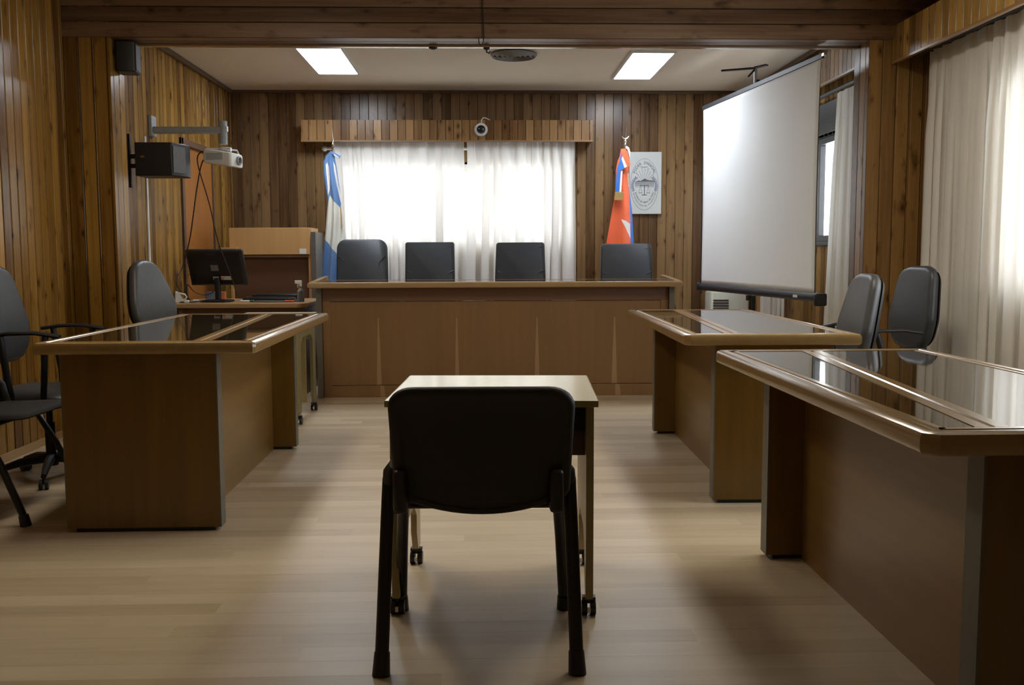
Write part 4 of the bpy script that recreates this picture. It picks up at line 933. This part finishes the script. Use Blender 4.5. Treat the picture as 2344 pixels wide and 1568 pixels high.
for s in (-1, 1):
    sc_p += [strip((cx + s * .042, -.024), (cx + s * .056, -.102), .0008), strip((cx + s * .042, -.024), (cx + s * .026, -.102), .0008)]
flat(sc_p, 'scales', INK, YF - .0016)
leaves = []
for s in (-1, 1):
    for k in range(8):
        a = ar(-30 + k * 10.0); rx, rz = .134, .125
        px, pz = ex + s * rx * math.cos(a) * .96, -.030 + rz * math.sin(a) * .95
        for j, (da, ln) in enumerate(((.5, .036), (-.45, .030))):
            dr = a + PI / 2 + da; dx, dz = s * math.cos(dr) * ln, math.sin(dr) * ln
            nx, nz = -dz / ln * .0055, dx / ln * .0055
            leaves.append([(px, pz), (px + dx * .5 + nx, pz + dz * .5 + nz), (px + dx, pz + dz), (px + dx * .5 - nx, pz + dz * .5 - nz)])
flat(leaves, 'laurel_branches', BLUEI, YF - .0008)
flat([[(cx - .055, .168), (cx - .03, .174), (cx - .008, .166), (cx + .01, .172), (cx + .05, .168), (cx + .012, .162), (cx - .006, .158), (cx - .03, .166)]], 'bird_figure', INK2, YF - .001)
def arc_text(s, size, a, b, ang0, ang1, up, name):
    mb = MB(); gl = [text_poly(c, size) if c != ' ' else ([], [], size * .38) for c in s]
    tot = sum(g[2] for g in gl) + size * .16 * (len(gl) - 1); pos = 0
    A = [ar(ang0 + (ang1 - ang0) * k / 400) for k in range(401)]; S = [0]
    for k in range(400): S.append(S[-1] + math.hypot(a * (math.cos(A[k + 1]) - math.cos(A[k])), b * (math.sin(A[k + 1]) - math.sin(A[k]))))
    for g in gl:
        u = (pos + g[2] / 2) / tot * S[-1]; pos += g[2] + size * .16; k = min(399, max(0, next((q for q in range(401) if S[q] >= u), 400))); th = A[k]
        px, pz = ex + a * math.cos(th), ez + b * math.sin(th)
        tx, tz = -a * math.sin(th), b * math.cos(th); l = math.hypot(tx, tz); tx, tz = tx / l, tz / l
        if up: tx, tz = -tx, -tz
        nx, nz = -tz, tx
        if g[0]: mb.add([(px + v[0] * tx + v[1] * nx, YF - .001, pz + v[0] * tz + v[1] * nz) for v in g[0]], g[1])
    mb.build(name, INK, t, smooth=0)
arc_text('PODER JUDICIAL', .040, .115, .215, 148, 32, True, 'lettering')
arc_text('PROVINCIA DE TIERRA DEL FUEGO', .0205, .112, .195, 205, 335, False, 'lettering')
arc_text('ANTARTIDA E ISLAS DEL ATLANTICO SUR', .0185, .132, .232, 202, 338, False, 'lettering')

# ------------------------------------------------------------------ flags
def inpoly(p, poly):
    x, y = p; c = False; j = len(poly) - 1
    for i in range(len(poly)):
        xi, yi = poly[i]; xj, yj = poly[j]
        if (yi > y) != (yj > y) and x < (xj - xi) * (y - yi) / (yj - yi) + xi: c = not c
        j = i
    return c
def interp(tab, y):
    for (y0, x0), (y1, x1) in zip(tab, tab[1:]):
        if y <= y1: return x0 + (x1 - x0) * max(0, (y - y0)) / (y1 - y0)
    return tab[-1][1]
def flag_cloth(mb_name, left, right, y0, y1, s, ox, oz, Y, base, regions, parent, depth=.06, nfold=2.2, ph=0, nu=110, nv=260):
    """drape described in its own drawing units: left/right edge tables (y, x), dye regions as polygons"""
    mb = MB(); cols = []
    def f(u, v):
        y = y0 + (y1 - y0) * v; l, r = interp(left, y), interp(right, y); x = l + (r - l) * u
        cols.append((x, y)); k = min(1, v * 3 + .15)
        return ((x - ox) * s, -depth * k * (math.sin(PI * u) * .9 + .35 * math.sin(2 * PI * nfold * u + ph + 1.5 * v)), -(y - oz) * s)
    mb.grid(nu, nv, f)
    o = mb.build(mb_name, FLAGC, parent, smooth=80, recalc=False, solid=.003)
    me = o.data; at_ = me.color_attributes.new('dye', 'FLOAT_COLOR', 'CORNER')
    for p in me.polygons:
        cx_ = sum(cols[i][0] for i in p.vertices) / 4; cy_ = sum(cols[i][1] for i in p.vertices) / 4; c = base
        for poly, cc in regions:
            if inpoly((cx_, cy_), poly): c = cc
        for li in p.loop_indices: at_.data[li].color = (*c, 1)
    return o
BL = (.10, .21, .43); WH = (.72, .72, .64); RB = (.03, .16, .52); OR = (.85, .14, .045); WF = (.80, .78, .74)
# blue and white flag, 1 unit = 1.2164 mm
t = thing('flag', 'blue and white flag hanging furled on a pole left of the window', 'flag', (-1.473, 9.56, 0)); s1 = .00124; zt1 = 2.205
fo = flag_cloth('flag_cloth', [(430, 322), (470, 285), (520, 266), (600, 265), (700, 275), (830, 296), (900, 290), (1110, 268), (1300, 246), (1480, 235), (1900, 250), (2300, 270)],
           [(430, 338), (470, 356), (560, 372), (700, 390), (800, 403), (960, 418), (1020, 414), (1100, 412), (1270, 400), (1470, 370), (1900, 385), (2300, 380)], 430, 2150, s1, 340, 430, 0, BL,
           [([(300, 515), (314, 560), (320, 640), (316, 720), (302, 780), (298, 700), (290, 600), (286, 540)], WF), ([(345, 510), (362, 545), (385, 700), (402, 790), (408, 860), (392, 800), (368, 690), (352, 590)], WF),
            ([(314, 778), (345, 820), (400, 885), (412, 1000), (412, 1190), (388, 1278), (340, 1215), (262, 1118), (276, 1000), (292, 890)], WH), ([(405, 780), (425, 900), (430, 1010), (402, 1010), (402, 880)], WF)], t)
fo.location = (0, 0, zt1)
MB().cyl((.0, .035, .03), (.0, .035, 2.24), .013, seg=14).build('pole', CHROME, t)
MB().lathe([(.012, 0), (.02, .01), (.012, .025), (.016, .04), (.008, .055), (.010, .075), (.004, .12), (.0005, .235)], (0, .035, 2.235), seg=14).build('finial', CHROME, t)
MB().lathe([(.15, 0), (.15, .015), (.05, .03), (.02, .05)], (0, .035, PZ * 0), seg=28).build('stand', CHROME, t)
rb = MB(); rb.prism([(-.01, .0), (.02, .004), (.085, -.035), (.072, -.060), (.02, -.030)], lambda a, b, d: (a, d - .03, 2.19 + b), -.004, .004); rb.build('ribbon', plain('blue_ribbon', BL, .5), t, bevel=.002)
MB().prism([(.02, -.014), (.062, -.045), (.072, -.058), (.02, -.028)], lambda a, b, d: (a, d - .036, 2.19 + b), -.002, .002).build('ribbon_white_stripe', plain('white_ribbon', WF, .5), t)
MB().tube([(.075, -.045, 1.66), (.082, -.05, 1.58), (.083, -.05, 1.50), (.08, -.05, 1.44)], .006, 8).build('fringe', plain('gold_fringe', (.45, .26, .08), .7), t)
# orange and blue flag
t = thing('flag', 'orange flag with blue and white ribbon beside the wall plaque', 'flag', (1.449, 9.62, 0)); s2 = .000745; zt2 = 2.235
fo = flag_cloth('flag_cloth', [(140, 500), (240, 482), (300, 455), (420, 432), (720, 420), (830, 405), (1150, 350), (1440, 300), (2200, 200), (2900, 160)],
           [(140, 572), (180, 578), (370, 606), (620, 608), (960, 658), (1200, 672), (1440, 690), (2200, 720), (2900, 720)], 140, 2850, s2, 565, 140, 0, OR,
           [([(607, 630), (622, 630), (665, 960), (700, 1440), (740, 2900), (660, 2900), (640, 1440), (632, 1100), (618, 760)], RB), ([(594, 460), (620, 460), (620, 640), (604, 640)], WF),
            ([(498, 1083), (560, 1105), (628, 1142), (636, 1338), (575, 1230)], WF)], t, depth=.05, nfold=1.6, ph=1.2)
fo.location = (0, 0, zt2)
g = lambda a, b, y: ((a - 565) * s2, y, zt2 - (b - 140) * s2)
def rib(pts, mt, y, nm): MB().prism(pts, lambda a, b, d: g(a, b, y + d), -.003, .003).build(nm, mt, t)
RBm, ORm, WFm = plain('royal_ribbon', RB, .5), plain('orange_ribbon', OR, .5), plain('white_ribbon_2', WF, .5)
rib([(490, 170), (500, 250), (540, 405), (478, 440), (465, 724), (412, 722), (430, 420), (470, 300)], RBm, -.085, 'ribbon')
rib([(484, 446), (506, 440), (490, 730), (465, 728)], WFm, -.086, 'ribbon_white_stripe'); rib([(505, 150), (570, 185), (612, 370), (562, 388), (505, 255)], ORm, -.088, 'ribbon_orange_fold')
rib([(490, 284), (506, 252), (564, 385), (530, 406)], WFm, -.09, 'ribbon_white_fold')
fr = MB()
for k in range(16): fr.prism([(406 + k * 7, 724), (412 + k * 7, 724), (410 + k * 7 - 3, 828 + (k % 3) * 3), (404 + k * 7 - 3, 828)], lambda a, b, d: g(a, b, -.088 + d), -.004, .004)
fr.prism([(406, 722), (521, 722), (521, 742), (405, 742)], lambda a, b, d: g(a, b, -.088 + d), -.005, .005); fr.build('fringe', plain('gold_fringe_2', (.42, .25, .08), .7), t)
MB().cyl((0, .03, .03), (0, .03, 2.27), .012, seg=14).build('pole', CHROME, t)
MB().lathe([(.012, 0), (.016, .02), (.009, .04), (.014, .055), (.008, .07)], (0, .03, 2.26), seg=14).build('finial', CHROME, t)
mo = MB(); mo.cyl((0, .03, 2.33), (.016, .03, 2.50), .006, .001, 10)
for s in (-1, 1): mo.tube([(0, .03, 2.335), (s * .02, .03, 2.345), (s * .034, .03, 2.365)], [.008, .006, .002], 8)
mo.build('spear_head', CHROME, t); MB().lathe([(.15, 0), (.15, .015), (.05, .03), (.02, .05)], (0, .03, 0), seg=28).build('stand', CHROME, t)
MB().tube([(.0, -.02, 2.245), (.018, -.03, 2.235), (.03, -.03, 2.20), (.034, -.03, 2.15)], [.018, .014, .012, .003], 8).build('white_knot', WFm, t)
